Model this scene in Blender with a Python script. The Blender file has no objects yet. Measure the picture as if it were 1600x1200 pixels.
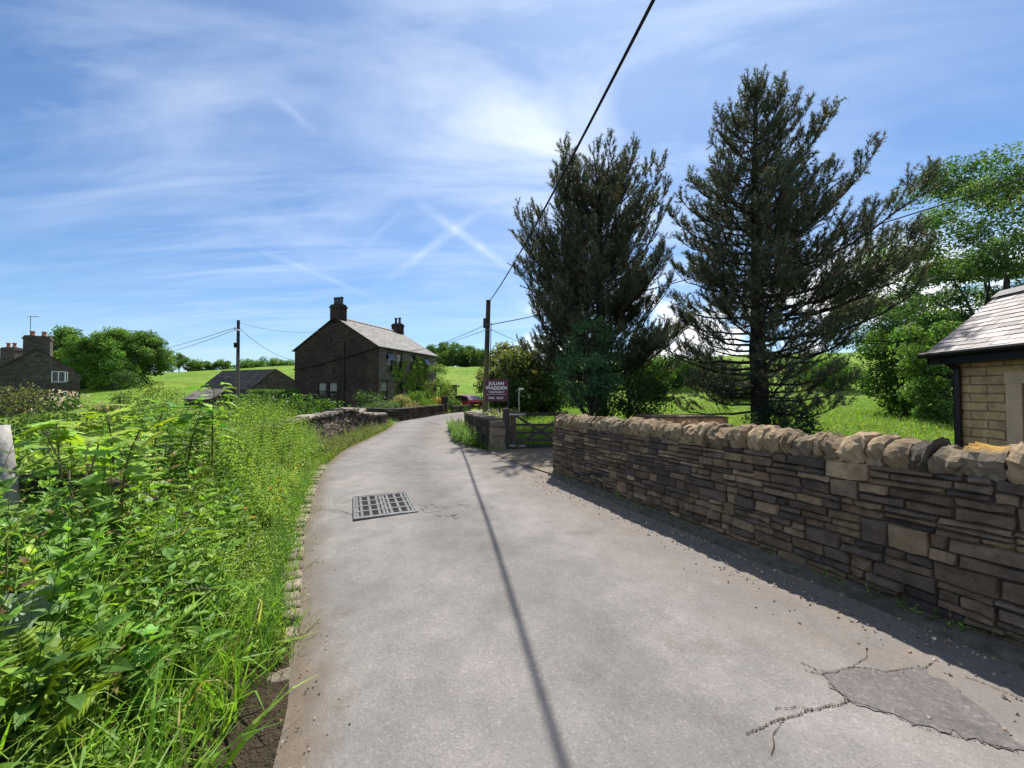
import bpy, math
import numpy as np
R = np.random.default_rng(11)
scene = bpy.context.scene
COL = scene.collection
F_PX, HOR = 600.0, 612.0          # focal length in photo pixels, horizon row
def at(px, d): return (px - 800.0) / F_PX * d
def zt(py, d): return 1.6 + (HOR - py) * d / F_PX
def ss(a, b, x):
    t = np.clip((np.asarray(x, float) - a) / (b - a), 0, 1)
    return t * t * (3 - 2 * t)
def unit(v):
    v = np.asarray(v, float)
    return v / np.maximum(np.linalg.norm(v, axis=-1, keepdims=True), 1e-9)

# ------------------------------------------------------------------ objects
def empty(name, label, cat, loc, group=None):
    o = bpy.data.objects.new(name, None); COL.objects.link(o)
    o.location = loc; o.empty_display_size = .2
    return tag(o, label, cat, group)
def tag(o, label, cat, group=None):
    o['label'] = label; o['category'] = cat
    if group: o['group'] = group
    return o
def kind(o, k): o['kind'] = k; return o
def rootloc(o):
    p = np.zeros(3)
    while o is not None:
        p += np.array(o.location); o = o.parent
    return p

class MB:
    """collects vertices and faces, links them as ONE mesh object"""
    def __init__(s): s.v = []; s.f = []; s.c = []; s.st = []; s.n = 0
    def add(s, V, Fs, c=None, st=None):
        V = np.asarray(V, float).reshape(-1, 3); m = len(V)
        s.v.append(V)
        if c is None: c = (1, 1, 1)
        c = np.asarray(c, float)
        s.c.append(np.broadcast_to(c, (m, 3)) if c.ndim == 1 else c)
        s.st.append(np.zeros((m, 3)) if st is None else np.asarray(st, float))
        for f in (Fs if isinstance(Fs, list) else [Fs]):
            f = np.atleast_2d(np.asarray(f, np.int64))
            if f.size > 2: s.f.append(f + s.n)
        s.n += m
        return s
    def inst(s, TV, TF, M, P, C):
        """template TV (k,3) at N frames M (N,3,3 columns = axes) and positions P; C (N,3) colours"""
        N, k = len(P), len(TV)
        if N == 0: return s
        V = np.einsum('nij,kj->nki', M, TV) + P[:, None, :]
        off = (np.arange(N) * k)[:, None, None]
        Fs = [(np.asarray(f)[None] + off).reshape(-1, np.asarray(f).shape[1]) for f in TF]
        return s.add(V.reshape(-1, 3), Fs, np.repeat(C, k, axis=0))
    def box(s, lo, hi, c=None, U=None, O=(0, 0, 0)):
        x0, y0, z0 = lo; x1, y1, z1 = hi
        V = np.array([(x0,y0,z0),(x1,y0,z0),(x1,y1,z0),(x0,y1,z0),(x0,y0,z1),(x1,y0,z1),(x1,y1,z1),(x0,y1,z1)], float)
        st = np.stack([V[:, 0] + V[:, 1], V[:, 2], V[:, 1]], 1)
        if U is not None: V = V @ np.asarray(U, float)
        F = [(0,3,2,1),(4,5,6,7),(0,1,5,4),(1,2,6,5),(2,3,7,6),(3,0,4,7)]
        for f in F:     # separate faces: flat shading, own st
            f = list(f); s.add(V[f] + np.asarray(O), [(0, 1, 2, 3)], c, st[f])
        return s
    def tube(s, pts, rad, sides=8, c=None, cap=True, twist=0):
        pts = np.asarray(pts, float); n = len(pts)
        rad = np.broadcast_to(np.asarray(rad, float), (n,))
        d = unit(np.gradient(pts, axis=0))
        ref = np.array([0, 0, 1.]) if abs(d[0][2]) < .9 else np.array([1., 0, 0])
        a = np.zeros((n, 3)); a[0] = unit(np.cross(d[0], ref))
        for i in range(1, n): a[i] = unit(a[i - 1] - d[i] * (a[i - 1] @ d[i]))
        b = np.cross(d, a)
        th = np.linspace(0, 2 * math.pi, sides, endpoint=False) + twist
        V = pts[:, None] + rad[:, None, None] * (np.cos(th)[None, :, None] * a[:, None] + np.sin(th)[None, :, None] * b[:, None])
        i = np.arange(n - 1)[:, None] * sides; j = np.arange(sides)[None]; k = (j + 1) % sides
        F = np.stack([i + j, i + k, i + sides + k, i + sides + j], -1).reshape(-1, 4)
        Fs = [F]
        if cap: Fs += [np.array([list(range(sides))[::-1]]), np.array([list(range((n - 1) * sides, n * sides))])]
        L = np.repeat(np.concatenate([[0], np.cumsum(np.linalg.norm(np.diff(pts, axis=0), axis=1))]), sides)
        st = np.stack([np.tile(th, n) * .2, L, L * 0], 1)
        return s.add(V.reshape(-1, 3), Fs, c, st)
    def sticks(s, A, B, ra, rb, c):
        """N three-sided twigs from A to B"""
        A = np.asarray(A, float); B = np.asarray(B, float); N = len(A)
        if N == 0: return s
        d = unit(B - A); a = unit(np.cross(d, np.array([.31, .2, .93]))); b = np.cross(d, a)
        ra = np.broadcast_to(ra, (N,)); rb = np.broadcast_to(rb, (N,))
        V = []
        for (Q, r) in ((A, ra), (B, rb)):
            for t in (0, 2.094, 4.189):
                V.append(Q + r[:, None] * (math.cos(t) * a + math.sin(t) * b))
        V = np.stack(V, 1)
        T = np.array([(0, 1, 4, 3), (1, 2, 5, 4), (2, 0, 3, 5)])
        F = (T[None] + (np.arange(N) * 6)[:, None, None]).reshape(-1, 4)
        c = np.asarray(c, float)
        return s.add(V.reshape(-1, 3), [F], c if c.ndim == 1 else np.repeat(c, 6, axis=0))
    def lathe(s, prof, centre, sides=12, c=None):
        prof = np.asarray(prof, float); n = len(prof)
        th = np.linspace(0, 2 * math.pi, sides, endpoint=False)
        V = np.stack([prof[:, None, 0] * np.cos(th), prof[:, None, 0] * np.sin(th), np.broadcast_to(prof[:, None, 1], (n, sides))], -1) + np.asarray(centre)
        i = np.arange(n - 1)[:, None] * sides; j = np.arange(sides)[None]; k = (j + 1) % sides
        F = np.stack([i + j, i + k, i + sides + k, i + sides + j], -1).reshape(-1, 4)
        return s.add(V.reshape(-1, 3), [F, np.array([list(range(sides))[::-1]]), np.array([list(range((n - 1) * sides, n * sides))])], c)
    def build(s, name, mat, parent=None, smooth=False, origin=None):
        V = np.concatenate(s.v)
        o = bpy.data.objects.new(name, None) if False else None
        base = rootloc(parent) if parent is not None else (np.asarray(origin, float) if origin is not None else np.zeros(3))
        V = V - base
        C = np.concatenate(s.c); ST = np.concatenate(s.st)
        me = bpy.data.meshes.new(name)
        me.vertices.add(len(V)); me.vertices.foreach_set('co', V.astype(np.float32).ravel())
        tot = np.concatenate([np.full(len(f), f.shape[1]) for f in s.f])
        idx = np.concatenate([f.ravel() for f in s.f])
        me.loops.add(len(idx)); me.loops.foreach_set('vertex_index', idx.astype(np.int32))
        me.polygons.add(len(tot))
        me.polygons.foreach_set('loop_start', np.concatenate([[0], np.cumsum(tot)[:-1]]).astype(np.int32))
        me.polygons.foreach_set('loop_total', tot.astype(np.int32))
        me.polygons.foreach_set('use_smooth', np.full(len(tot), bool(smooth)))
        at_ = me.attributes.new('Col', 'FLOAT_COLOR', 'POINT')
        at_.data.foreach_set('color', np.concatenate([C, np.ones((len(C), 1))], 1).astype(np.float32).ravel())
        if np.any(ST):
            a2 = me.attributes.new('st', 'FLOAT_VECTOR', 'POINT')
            a2.data.foreach_set('vector', ST.astype(np.float32).ravel())
        me.materials.append(mat)
        me.update(calc_edges=True); me.validate()
        o = bpy.data.objects.new(name, me); COL.objects.link(o)
        if parent is not None: o.parent = parent
        elif origin is not None: o.location = origin
        return o

# ------------------------------------------------------------------ materials
class NT:
    def __init__(s, nt): s.nt = nt
    def n(s, t, ins=None, **kw):
        nd = s.nt.nodes.new(t)
        for k, v in kw.items(): setattr(nd, k, v)
        for k, v in (ins or {}).items():
            sk = nd.inputs[k]
            if hasattr(v, 'is_linked') or isinstance(v, bpy.types.NodeSocket): s.nt.links.new(v, sk)
            else: sk.default_value = v
        return nd
    def math(s, op, a, b=0.0, c=None, clamp=False):
        ins = {0: a, 1: b}
        if c is not None: ins[2] = c
        return s.n('ShaderNodeMath', ins, operation=op, use_clamp=clamp).outputs[0]
    def mix(s, f, a, b, mode='MIX'):
        nd = s.n('ShaderNodeMix', data_type='RGBA', blend_type=mode)
        for k, v in ((0, f), (6, a), (7, b)):
            if isinstance(v, bpy.types.NodeSocket): s.nt.links.new(v, nd.inputs[k])
            else: nd.inputs[k].default_value = v if k == 0 else (*v[:3], 1)
        return nd.outputs[2]
    def ramp(s, f, stops):
        nd = s.n('ShaderNodeValToRGB', {0: f}); e = nd.color_ramp.elements
        while len(e) < len(stops): e.new(.5)
        for i, (p, c) in enumerate(stops):
            e[i].position = p; e[i].color = (*c[:3], 1) if hasattr(c, '__len__') else (c, c, c, 1)
        return nd.outputs[0]
    def noise(s, vec, scale, detail=4, rough=.6, dist=0.0):
        ins = {'Scale': scale, 'Detail': detail, 'Roughness': rough, 'Distortion': dist}
        if vec is not None: ins['Vector'] = vec
        return s.n('ShaderNodeTexNoise', ins).outputs[0]
    def geo(s): return s.n('ShaderNodeNewGeometry').outputs['Position']
    def attr(s, name, out='Color'): return s.n('ShaderNodeAttribute', attribute_name=name).outputs[out]
    def bump(s, h, strength, dist): return s.n('ShaderNodeBump', {'Height': h, 'Strength': strength, 'Distance': dist}).outputs[0]

def newmat(name):
    m = bpy.data.materials.new(name); m.use_nodes = True
    m.node_tree.nodes.clear()
    t = NT(m.node_tree); out = t.n('ShaderNodeOutputMaterial')
    return m, t, out
def surf(t, out, col, rough=.8, spec=.3, normal=None, metal=0.0, coat=0.0):
    ins = {'Base Color': col if isinstance(col, bpy.types.NodeSocket) else (*col[:3], 1), 'Roughness': rough, 'Specular IOR Level': spec, 'Metallic': metal, 'Coat Weight': coat}
    if normal is not None: ins['Normal'] = normal
    p = t.n('ShaderNodeBsdfPrincipled', ins)
    t.nt.links.new(p.outputs[0], out.inputs[0]); return p
def m_leaf(name, trans=.4, rough=.5, spec=.25):
    m, t, out = newmat(name)
    c = t.attr('Col')
    nz = t.noise(t.geo(), 9.0, 3)
    c = t.mix(1.0, c, t.ramp(nz, [(.3, .8), (.7, 1.2)]), 'MULTIPLY')
    p = t.n('ShaderNodeBsdfPrincipled', {'Base Color': c, 'Roughness': rough, 'Specular IOR Level': spec})
    tr = t.n('ShaderNodeBsdfTranslucent', {'Color': t.mix(1.0, c, (1.35, 1.45, .55), 'MULTIPLY')})
    ms = t.n('ShaderNodeMixShader', {0: trans, 1: p.outputs[0], 2: tr.outputs[0]})
    t.nt.links.new(ms.outputs[0], out.inputs[0]); return m
def m_col(name, rough=.85, scale=6.0, lo=.65, hi=1.25, bs=40.0, bd=.01, bst=.6, spec=.25, grime=None, extra=None):
    """per-vertex colour x noise, with bump"""
    m, t, out = newmat(name); g = t.geo()
    c = t.mix(1.0, t.attr('Col'), t.ramp(t.noise(g, scale, 6, .65), [(.28, lo), (.72, hi)]), 'MULTIPLY')
    if grime:
        gc, gs, a, b = grime
        c = t.mix(t.ramp(t.noise(g, gs, 5, .6), [(a, 0.0), (b, .8)]), c, gc)
    for gc, gs, a, b, amt in (extra or ()):
        c = t.mix(t.math('MULTIPLY', t.ramp(t.noise(g, gs, 6, .7), [(a, 0.0), (b, 1.0)]), amt), c, gc)
    h = t.noise(g, bs, 6, .7)
    if extra: h = t.math('ADD', t.math('MULTIPLY', h, .6), t.noise(g, bs * .33, 5, .65))
    surf(t, out, c, rough, spec, t.bump(h, bst, bd)); return m
def m_plain(name, col, rough=.7, spec=.3, metal=0.0, scale=8.0, var=.25, bs=60.0, bd=.003, coat=0.0):
    m, t, out = newmat(name); g = t.geo()
    c = t.mix(1.0, col, t.ramp(t.noise(g, scale, 5), [(.25, 1 - var), (.75, 1 + var)]), 'MULTIPLY')
    surf(t, out, c, rough, spec, t.bump(t.noise(g, bs, 4), .4, bd), metal, coat); return m
def m_masonry(name, c1, c2, mort, w=.36, h=.15, grime=(.02, .018, .016), gamt=.6):
    m, t, out = newmat(name); st = t.attr('st', 'Vector'); g = t.geo()
    wob = t.n('ShaderNodeVectorMath', {0: t.n('ShaderNodeTexNoise', {'Vector': g, 'Scale': 2.2, 'Detail': 2.0}).outputs['Color'], 1: (.09, .05, 0)}, operation='MULTIPLY').outputs[0]
    v = t.n('ShaderNodeVectorMath', {0: st, 1: wob}, operation='ADD').outputs[0]
    br = t.n('ShaderNodeTexBrick', {'Vector': v, 'Color1': (*c1, 1), 'Color2': (*c2, 1), 'Mortar': (*mort, 1), 'Scale': 1.0, 'Mortar Size': .012, 'Mortar Smooth': .3, 'Bias': 0.0, 'Brick Width': w, 'Row Height': h})
    c = t.mix(1.0, br.outputs[0], t.ramp(t.noise(g, 5.0, 6, .7), [(.25, .55), (.75, 1.35)]), 'MULTIPLY')
    c = t.mix(t.math('MULTIPLY', t.ramp(t.noise(g, .55, 5, .65), [(.38, 0.0), (.62, 1.0)]), gamt), c, grime)
    hgt = t.math('ADD', t.math('MULTIPLY', br.outputs[1], -1.0), t.math('MULTIPLY', t.noise(g, 14.0, 5), .8))
    surf(t, out, c, .95, .15, t.bump(hgt, .9, .03)); return m

M = {}
M['leaf'] = m_leaf('leaf_green'); M['leafd'] = m_leaf('leaf_dull', .42, .6)
M['needle'] = m_leaf('pine_needle', .15, .55)
M['grass'] = m_leaf('grass_blade', .4, .5)
M['petal'] = m_leaf('petal', .3, .7, .1)
M['bark'] = m_col('bark', .95, 5, .5, 1.4, 30, .03, .9)
M['stone'] = m_col('rubble_stone', .95, 9, .55, 1.35, 45, .016, 1.0, .12, ((.045, .036, .031), 1.9, .52, .78), [((.13, .12, .075), 5.0, .60, .72, .45), ((.05, .06, .022), 3.1, .64, .74, .55), ((.21, .18, .14), 17.0, .66, .74, .4)])
M['coping'] = m_col('coping_stone', .93, 9, .65, 1.25, 30, .02, 1.0, .2, ((.05, .045, .035), 3.5, .55, .8))
M['slate'] = m_col('roof_slate', .7, 5, .75, 1.2, 30, .006, .6, .3, ((.12, .12, .09), 1.3, .5, .8))
M['wood'] = m_col('weathered_wood', .9, 12, .55, 1.3, 50, .006, .8)
M['darkmetal'] = m_plain('black_metal', (.012, .011, .011), .45, .4)
M['iron'] = m_plain('cast_iron', (.12, .115, .11), .6, .4, .3, 14, .4)
M['cable'] = m_plain('black_cable', (.012, .012, .013), .6)
M['white'] = m_plain('white_paint', (.75, .75, .73), .45, .4, var=.08)
M['frame'] = m_plain('dark_frame', (.03, .028, .028), .5)
M['terracotta'] = m_plain('terracotta', (.30, .12, .07), .8, var=.3)
M['buffpot'] = m_plain('sooty_clay', (.07, .055, .05), .9, var=.4)
M['maroon'] = m_plain('maroon_board', (.085, .010, .034), .4, .4, var=.05)
M['lettering'] = m_plain('white_lettering', (.8, .78, .76), .5, var=.02)
M['chrome'] = m_plain('alloy', (.5, .5, .5), .3, .5, .8)
M['tyre'] = m_plain('tyre_rubber', (.015, .015, .015), .9)
M['carpaint'] = m_plain('red_car_paint', (.22, .008, .02), .3, .5, 0.0, 3, .03, 5, .0005, .25)
M['taillight'] = m_plain('tail_light', (.35, .01, .01), .2, .5)
M['redplastic'] = m_plain('red_plastic', (.55, .02, .03), .4)
M['shade'] = m_plain('drawn_blind', (.26, .26, .23), .8, var=.08)
M['sandstone'] = m_col('dressed_sandstone', .9, 4, .8, 1.15, 40, .004, .5)
M['darkstone'] = m_masonry('dark_stone', (.088, .062, .05), (.045, .034, .03), (.06, .048, .042), grime=(.022, .017, .017), gamt=.6)
M['cottagestone'] = m_masonry('cottage_stone', (.16, .128, .105), (.08, .068, .06), (.10, .085, .075), grime=(.04, .035, .032), gamt=.5)
M['barnstone'] = m_masonry('barn_stone', (.15, .125, .1), (.085, .07, .06), (.07, .06, .055))
def _glass():
    m, t, out = newmat('window_glass')
    surf(t, out, (.012, .014, .016), .06, .6, None, 0.0); return m
M['glass'] = _glass()

# ------------------------------------------------------------------ leaf templates (x right, y along, z normal)
def t_leaf(w=.42, droop=.18, fold=.12):
    V = np.array([(0,0,0),(0,.35,.02),(0,.7,-.3*droop),(0,1,-droop),(-w/2,.3,fold),(-w*.4,.62,fold*.6-.3*droop),(w/2,.3,fold),(w*.4,.62,fold*.6-.3*droop)])
    return V, [np.array([(0,1,4),(2,3,5),(0,6,1),(2,7,3)]), np.array([(1,2,5,4),(1,6,7,2)])]
def t_small(w=.6, fold=.15):
    return np.array([(0,0,0),(w/2,.45,fold),(0,1,-.1),(-w/2,.45,fold)]), [np.array([(0,1,2),(0,2,3)])]
def t_palm():
    h_ = [(.14,-.07),(.30,-.05),(.40,.0),(.57,.10),(.45,.19),(.33,.27),(.45,.36),(.55,.45),(.68,.56),(.50,.57),(.33,.54),(.25,.66),(.22,.80),(.10,.92)]
    pts = [(0,0)] + h_ + [(0,1.06)] + [(-x, y) for x, y in h_[::-1]]
    V = [(x, y, -.12 * (x * x + (y - .3) ** 2) + (.03 if i % 3 == 1 else 0)) for i, (x, y) in enumerate(pts)] + [(0, .34, .03)]
    n = len(pts)
    return np.array(V), [np.array([(n, i, (i + 1) % n) for i in range(n)])]
def t_blade(bend=.5):
    V = [];
    for i, (y, w) in enumerate(((0, .5), (.35, .55), (.7, .4))):
        V += [(-w, y * (1 - .15 * bend * y), -bend * y * y * .6), (w, y * (1 - .15 * bend * y), -bend * y * y * .6)]
    V += [(0, 1 - .3 * bend, -bend * .75)]
    return np.array(V), [np.array([(0,1,3,2),(2,3,5,4)]), np.array([(4,5,6)])]
def frames(d, up, size, wid=None):
    """columns: right, along, normal"""
    d = unit(d); r = unit(np.cross(d, up)); n = np.cross(r, d)
    size = np.asarray(size, float).reshape(-1, 1)
    w = size if wid is None else np.asarray(wid, float).reshape(-1, 1)
    return np.stack([r * w, d * size, n * size], -1)
def rdir(n, rng, zlo=-1, zhi=1):
    z = rng.uniform(zlo, zhi, n); a = rng.uniform(0, 2 * math.pi, n); q = np.sqrt(np.maximum(1 - z * z, 0))
    return np.stack([q * np.cos(a), q * np.sin(a), z], 1)
def vary(base, n, rng, v=.25, warm=.15):
    base = np.asarray(base, float)
    b = np.exp(rng.normal(0, v, (n, 1)))
    k = rng.normal(0, warm, (n, 1))
    return np.clip(base * b * np.concatenate([1 + k, 1 + k * .2, 1 - k * .5], 1), .002, .9)
SKY_T, SKY_S, EXPO = (.58, .77, .92), .082, 0.96
CLOUD, CUMUL, HAZEC = (7.2, 7.8, 8.6), (8.6, 8.8, 9.0), (5.2, 5.8, 6.6)
# ------------------------------------------------------------------ road and terrain
_LY = np.array([-30,-12,-6,0,1.63,2.3,3.2,4.8,7.2,8.9,10.9,16,18.5,20.5,24,28,32,36,43,50,60]); _LX = np.array([6,2.5,.8,-.55,-.97,-1.27,-1.77,-2.56,-3.6,-4.2,-4.65,-5.25,-5.75,-6.1,-5.55,-4.85,-3.55,-2.0,2,8,18.])
_RY = np.array([-30,-6,0,2.3,7.5,9,10.7,12,16,20,26,34,42,50,60]); _RX = np.array([17.3,6.72,4.08,3.07,.78,.25,-.80,-1.45,-2.30,-2.5,-1.6,.8,5,11,21.])
def _smooth(ys, xs):
    g = np.linspace(-30, 60, 1801); v = np.interp(g, ys, xs); k = np.hanning(25); k /= k.sum()
    vp = np.pad(v, 12, mode='edge'); return g, np.convolve(vp, k, 'valid')
_gl, _vl = _smooth(_LY, _LX); _gr, _vr = _smooth(_RY, _RX)
def XL(y): return np.interp(y, _gl, _vl)
def XR(y): return np.interp(y, _gr, _vr)
def vnoise(x, y, s, seed=0):
    x = np.asarray(x, float) / s; y = np.asarray(y, float) / s
    tab = np.random.default_rng(seed).uniform(-1, 1, (64, 64))
    xi = np.floor(x).astype(int); yi = np.floor(y).astype(int); fx = x - xi; fy = y - yi
    fx = fx * fx * (3 - 2 * fx); fy = fy * fy * (3 - 2 * fy)
    g = lambda a, b: tab[a % 64, b % 64]
    return (g(xi, yi) * (1 - fx) + g(xi + 1, yi) * fx) * (1 - fy) + (g(xi, yi + 1) * (1 - fx) + g(xi + 1, yi + 1) * fx) * fy
_AA = np.array([-2.5,-1.4,-1.12,-.9,-.6,-.2,0,.3,.7,1.2,2.5]); _AZ = np.array([2.5,4.0,5.2,7.2,8.6,8.8,8.8,9.5,10.5,11,11.])
def tz(x, y):
    x = np.asarray(x, float); y = np.asarray(y, float)
    sL = XL(y) - x; sR = x - XR(y)
    near = 1 - ss(15, 19.5, y)
    bank = .5 * ss(.12 + .3 * ss(2.6, 2.0, y), 1.25, sL) * (1 - .8 * ss(7.5, 10.5, y)) * near
    drop = (-1.0 * ss(2.2, 5.0, sL) - .35 * ss(9, 20, sL)) * (1 - ss(24, 34, y)) * ss(-.5, 1.5, -x)
    ang = x / np.maximum(y, 5)
    A = np.interp(ang, _AA, _AZ)
    y0 = np.interp(ang, [-.3, 0, .35, .8], [44, 42, 30, 26]); y1 = np.interp(ang, [-.3, 0, .5], [112, 112, 95])
    hill = A * ss(0, 1, (y - y0) / (y1 - y0)) * (1 + .12 * vnoise(x, y, 30, 3)) - 6 * ss(130, 260, y)
    far = 14 * ss(240, 420, y) * (1 + .5 * vnoise(x, y, 120, 5))
    off = np.minimum(np.maximum(sL, sR), 3) / 3
    bumps = (.05 * vnoise(x, y, .9, 1) + .10 * vnoise(x, y, 3.1, 2)) * np.clip(off, 0, 1)
    inside = ss(-.02, -.22, np.maximum(sL, sR)) * (y < 58) 
    z = bank + drop + hill + far + bumps - .22 * np.exp(-((x + 4.6) ** 2 + (y - 36.5) ** 2) / 9.0)
    return z * (1 - inside) - .035 * inside - .012
def grid_axis(lo, hi, step0, c, growth):
    a = [c]; s = step0
    while a[-1] < hi: a.append(a[-1] + s); s = step0 + growth * (a[-1] - c)
    b = [c]
    while b[-1] > lo: s = step0 + growth * (c - b[-1]); b.append(b[-1] - s)
    return np.array(b[::-1] + a[1:])
def sheet(xs, ys, fz):
    X, Y = np.meshgrid(xs, ys); V = np.stack([X, Y, fz(X, Y)], -1).reshape(-1, 3)
    nx, ny = len(xs), len(ys); i = np.arange(ny - 1)[:, None] * nx; j = np.arange(nx - 1)[None]
    return V, np.stack([i + j, i + j + 1, i + nx + j + 1, i + nx + j], -1).reshape(-1, 4)
def _ground():
    m, t, out = newmat('field_ground'); g = t.geo()
    sep = t.n('ShaderNodeSeparateXYZ', {0: g})
    c = t.ramp(t.noise(g, .09, 6, .6), [(.3, (.115, .20, .022)), (.5, (.15, .25, .028)), (.72, (.205, .28, .045))])
    c = t.mix(1.0, c, t.ramp(t.noise(g, 1.1, 6, .75), [(.3, .55), (.66, 1.22)]), 'MULTIPLY')
    rip = t.noise(t.n('ShaderNodeMapping', {'Vector': g, 'Scale': (.18, .9, 1.2)}).outputs[0], 1.0, 6, .7); c = t.mix(1.0, c, t.ramp(rip, [(.34, .6), (.52, 1.05)]), 'MULTIPLY')
    c = t.mix(t.ramp(t.noise(g, .35, 4, .6), [(.6, 0.0), (.72, .35)]), c, (.22, .22, .07))
    c = t.mix(1.0, c, t.ramp(t.noise(g, 7.0, 3, .7), [(.3, .7), (.7, 1.25)]), 'MULTIPLY')
    soil = t.mix(t.noise(g, 6.0, 5), (.035, .026, .017), (.085, .065, .04))
    fy = t.n('ShaderNodeMapRange', {0: sep.outputs[1], 1: 9.0, 2: 22.0, 3: 0.0, 4: 1.0}).outputs[0]
    fx = t.n('ShaderNodeMapRange', {0: sep.outputs[0], 1: 5.0, 2: 9.0, 3: 0.0, 4: .8}).outputs[0]
    f = t.math('MAXIMUM', fy, fx)
    col = t.mix(f, soil, c)
    h = t.noise(g, 2.4, 7, .75)
    surf(t, out, col, .95, .1, t.bump(h, .9, .35)); return m
xs = grid_axis(-620, 620, .16, -1.5, .035); ys = grid_axis(-60, 620, .16, 4, .03)
V, Fq = sheet(xs, ys, tz)
terrain = kind(MB().add(V, [Fq]).build('terrain', _ground(), None, True), 'structure')

def _asphalt():
    m, t, out = newmat('old_asphalt'); g = t.geo(); e = t.attr('Col')
    se = t.n('ShaderNodeSeparateColor', {0: e}).outputs
    big = t.noise(g, .55, 5, .6); mid = t.noise(g, 3.0, 6, .7)
    c = t.ramp(big, [(.25, (.138, .126, .117)), (.5, (.172, .158, .148)), (.75, (.208, .190, .176))])
    c = t.mix(1.0, c, t.ramp(mid, [(.3, .80), (.7, 1.14)]), 'MULTIPLY')
    vo = t.n('ShaderNodeTexVoronoi', {'Vector': g, 'Scale': 95.0}); cell = t.n('ShaderNodeSeparateColor', {0: vo.outputs['Color']}).outputs[0]
    c = t.mix(1.0, c, t.ramp(cell, [(0, .84), (.3, .96), (.9, 1.03), (.99, 1.22)]), 'MULTIPLY')
    c = t.mix(1.0, c, t.ramp(t.noise(g, 160.0, 2), [(.3, .88), (.7, 1.1)]), 'MULTIPLY')
    # worn wheel tracks are paler, dirt gathers at both edges (attribute = metres from the left / right edge)
    wob = t.math('MULTIPLY', t.math('SUBTRACT', t.noise(g, 2.2, 5, .65), .5), .55)
    dl = t.math('ADD', t.math('MULTIPLY', se[0], 10.0), wob); dr = t.math('ADD', t.math('MULTIPLY', se[1], 10.0), wob)
    fl = t.n('ShaderNodeMapRange', {0: dl, 1: .10, 2: .34, 3: 1.0, 4: 0.0}).outputs[0]
    fr = t.n('ShaderNodeMapRange', {0: dr, 1: .35, 2: 1.7, 3: .85, 4: 0.0}).outputs[0]
    dirt = t.mix(t.noise(g, 9.0, 6, .7), (.05, .038, .028), (.19, .15, .11))
    c = t.mix(t.math('MULTIPLY', fl, .9), c, dirt)
    dirt2 = t.mix(t.noise(g, 22.0, 6, .75), (.07, .055, .043), (.27, .22, .17))
    c = t.mix(t.math('MULTIPLY', fr, t.ramp(t.noise(g, 5.0, 5, .7), [(.35, .2), (.65, 1.0)])), c, dirt2)
    for (c0, w0, k0) in ((.95, .45, .13), (2.75, .5, .12), (1.85, .38, -.13), (3.6, .4, -.06)):
        q = t.math('DIVIDE', t.math('SUBTRACT', dl, c0), w0); q = t.math('POWER', 2.718, t.math('MULTIPLY', t.math('MULTIPLY', q, q), -1.0))
        q = t.math('ADD', 1.0, t.math('MULTIPLY', t.math('MULTIPLY', q, k0), t.ramp(t.noise(g, 1.6, 4), [(.25, .5), (.7, 1.3)])))
        c = t.mix(1.0, c, t.n('ShaderNodeCombineColor', {0: q, 1: q, 2: q}).outputs[0], 'MULTIPLY')
    pt = t.ramp(t.noise(g, .8, 2, .5, .3), [(.575, 0.0), (.595, .30)]); c = t.mix(pt, c, (.135, .125, .12))
    stain = t.ramp(t.noise(g, 1.3, 6, .7), [(.58, 0.0), (.70, .55)])
    c = t.mix(stain, c, (.10, .085, .07))
    h = t.math('ADD', t.math('MULTIPLY', vo.outputs['Distance'], 1.0), t.math('MULTIPLY', t.noise(g, 30.0, 4), .8))
    surf(t, out, c, .92, .12, t.bump(h, .3, .005)); return m
M['asphalt'] = _asphalt()
yy = grid_axis(-28, 56, .12, 2, .02); nx = 26; u = np.linspace(0, 1, nx)
Xl, Xr = XL(yy), XR(yy)
lj = .03 * vnoise(yy * 3, yy * 0, 1.0, 8) + .05 * vnoise(yy, yy * 0, 1.0, 9)
VX = (Xl - .075 * ss(2.0, 2.7, yy) + lj)[:, None] * (1 - u) + Xr[:, None] * u; VY = np.broadcast_to(yy[:, None], VX.shape)
Wd = (Xr - Xl)[:, None]
VZ = .03 * (1 - ((VX - Xl[:, None]) / Wd * 2 - 1) ** 2) + .014 * vnoise(VX, VY, 2.2, 4)
VZ[:, 0] = np.minimum(VZ[:, 0], -.012)
C = np.stack([np.clip(Wd * u, 0, 9.9) / 10, np.clip(Wd * (1 - u), 0, 9.9) / 10, 0 * VX], -1).reshape(-1, 3)
i = np.arange(len(yy) - 1)[:, None] * nx; j = np.arange(nx - 1)[None]
Fq = np.stack([i + j, i + j + 1, i + nx + j + 1, i + nx + j], -1).reshape(-1, 4)
kind(MB().add(np.stack([VX, VY, VZ], -1).reshape(-1, 3), [Fq], C).build('road', M['asphalt'], None, True), 'structure')
def rz(x, y):   # road surface height
    x = np.asarray(x, float); y = np.asarray(y, float); q = (x - XL(y)) / (XR(y) - XL(y))
    return .03 * (1 - (2 * q - 1) ** 2) + .014 * vnoise(x, y, 2.2, 4)

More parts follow.
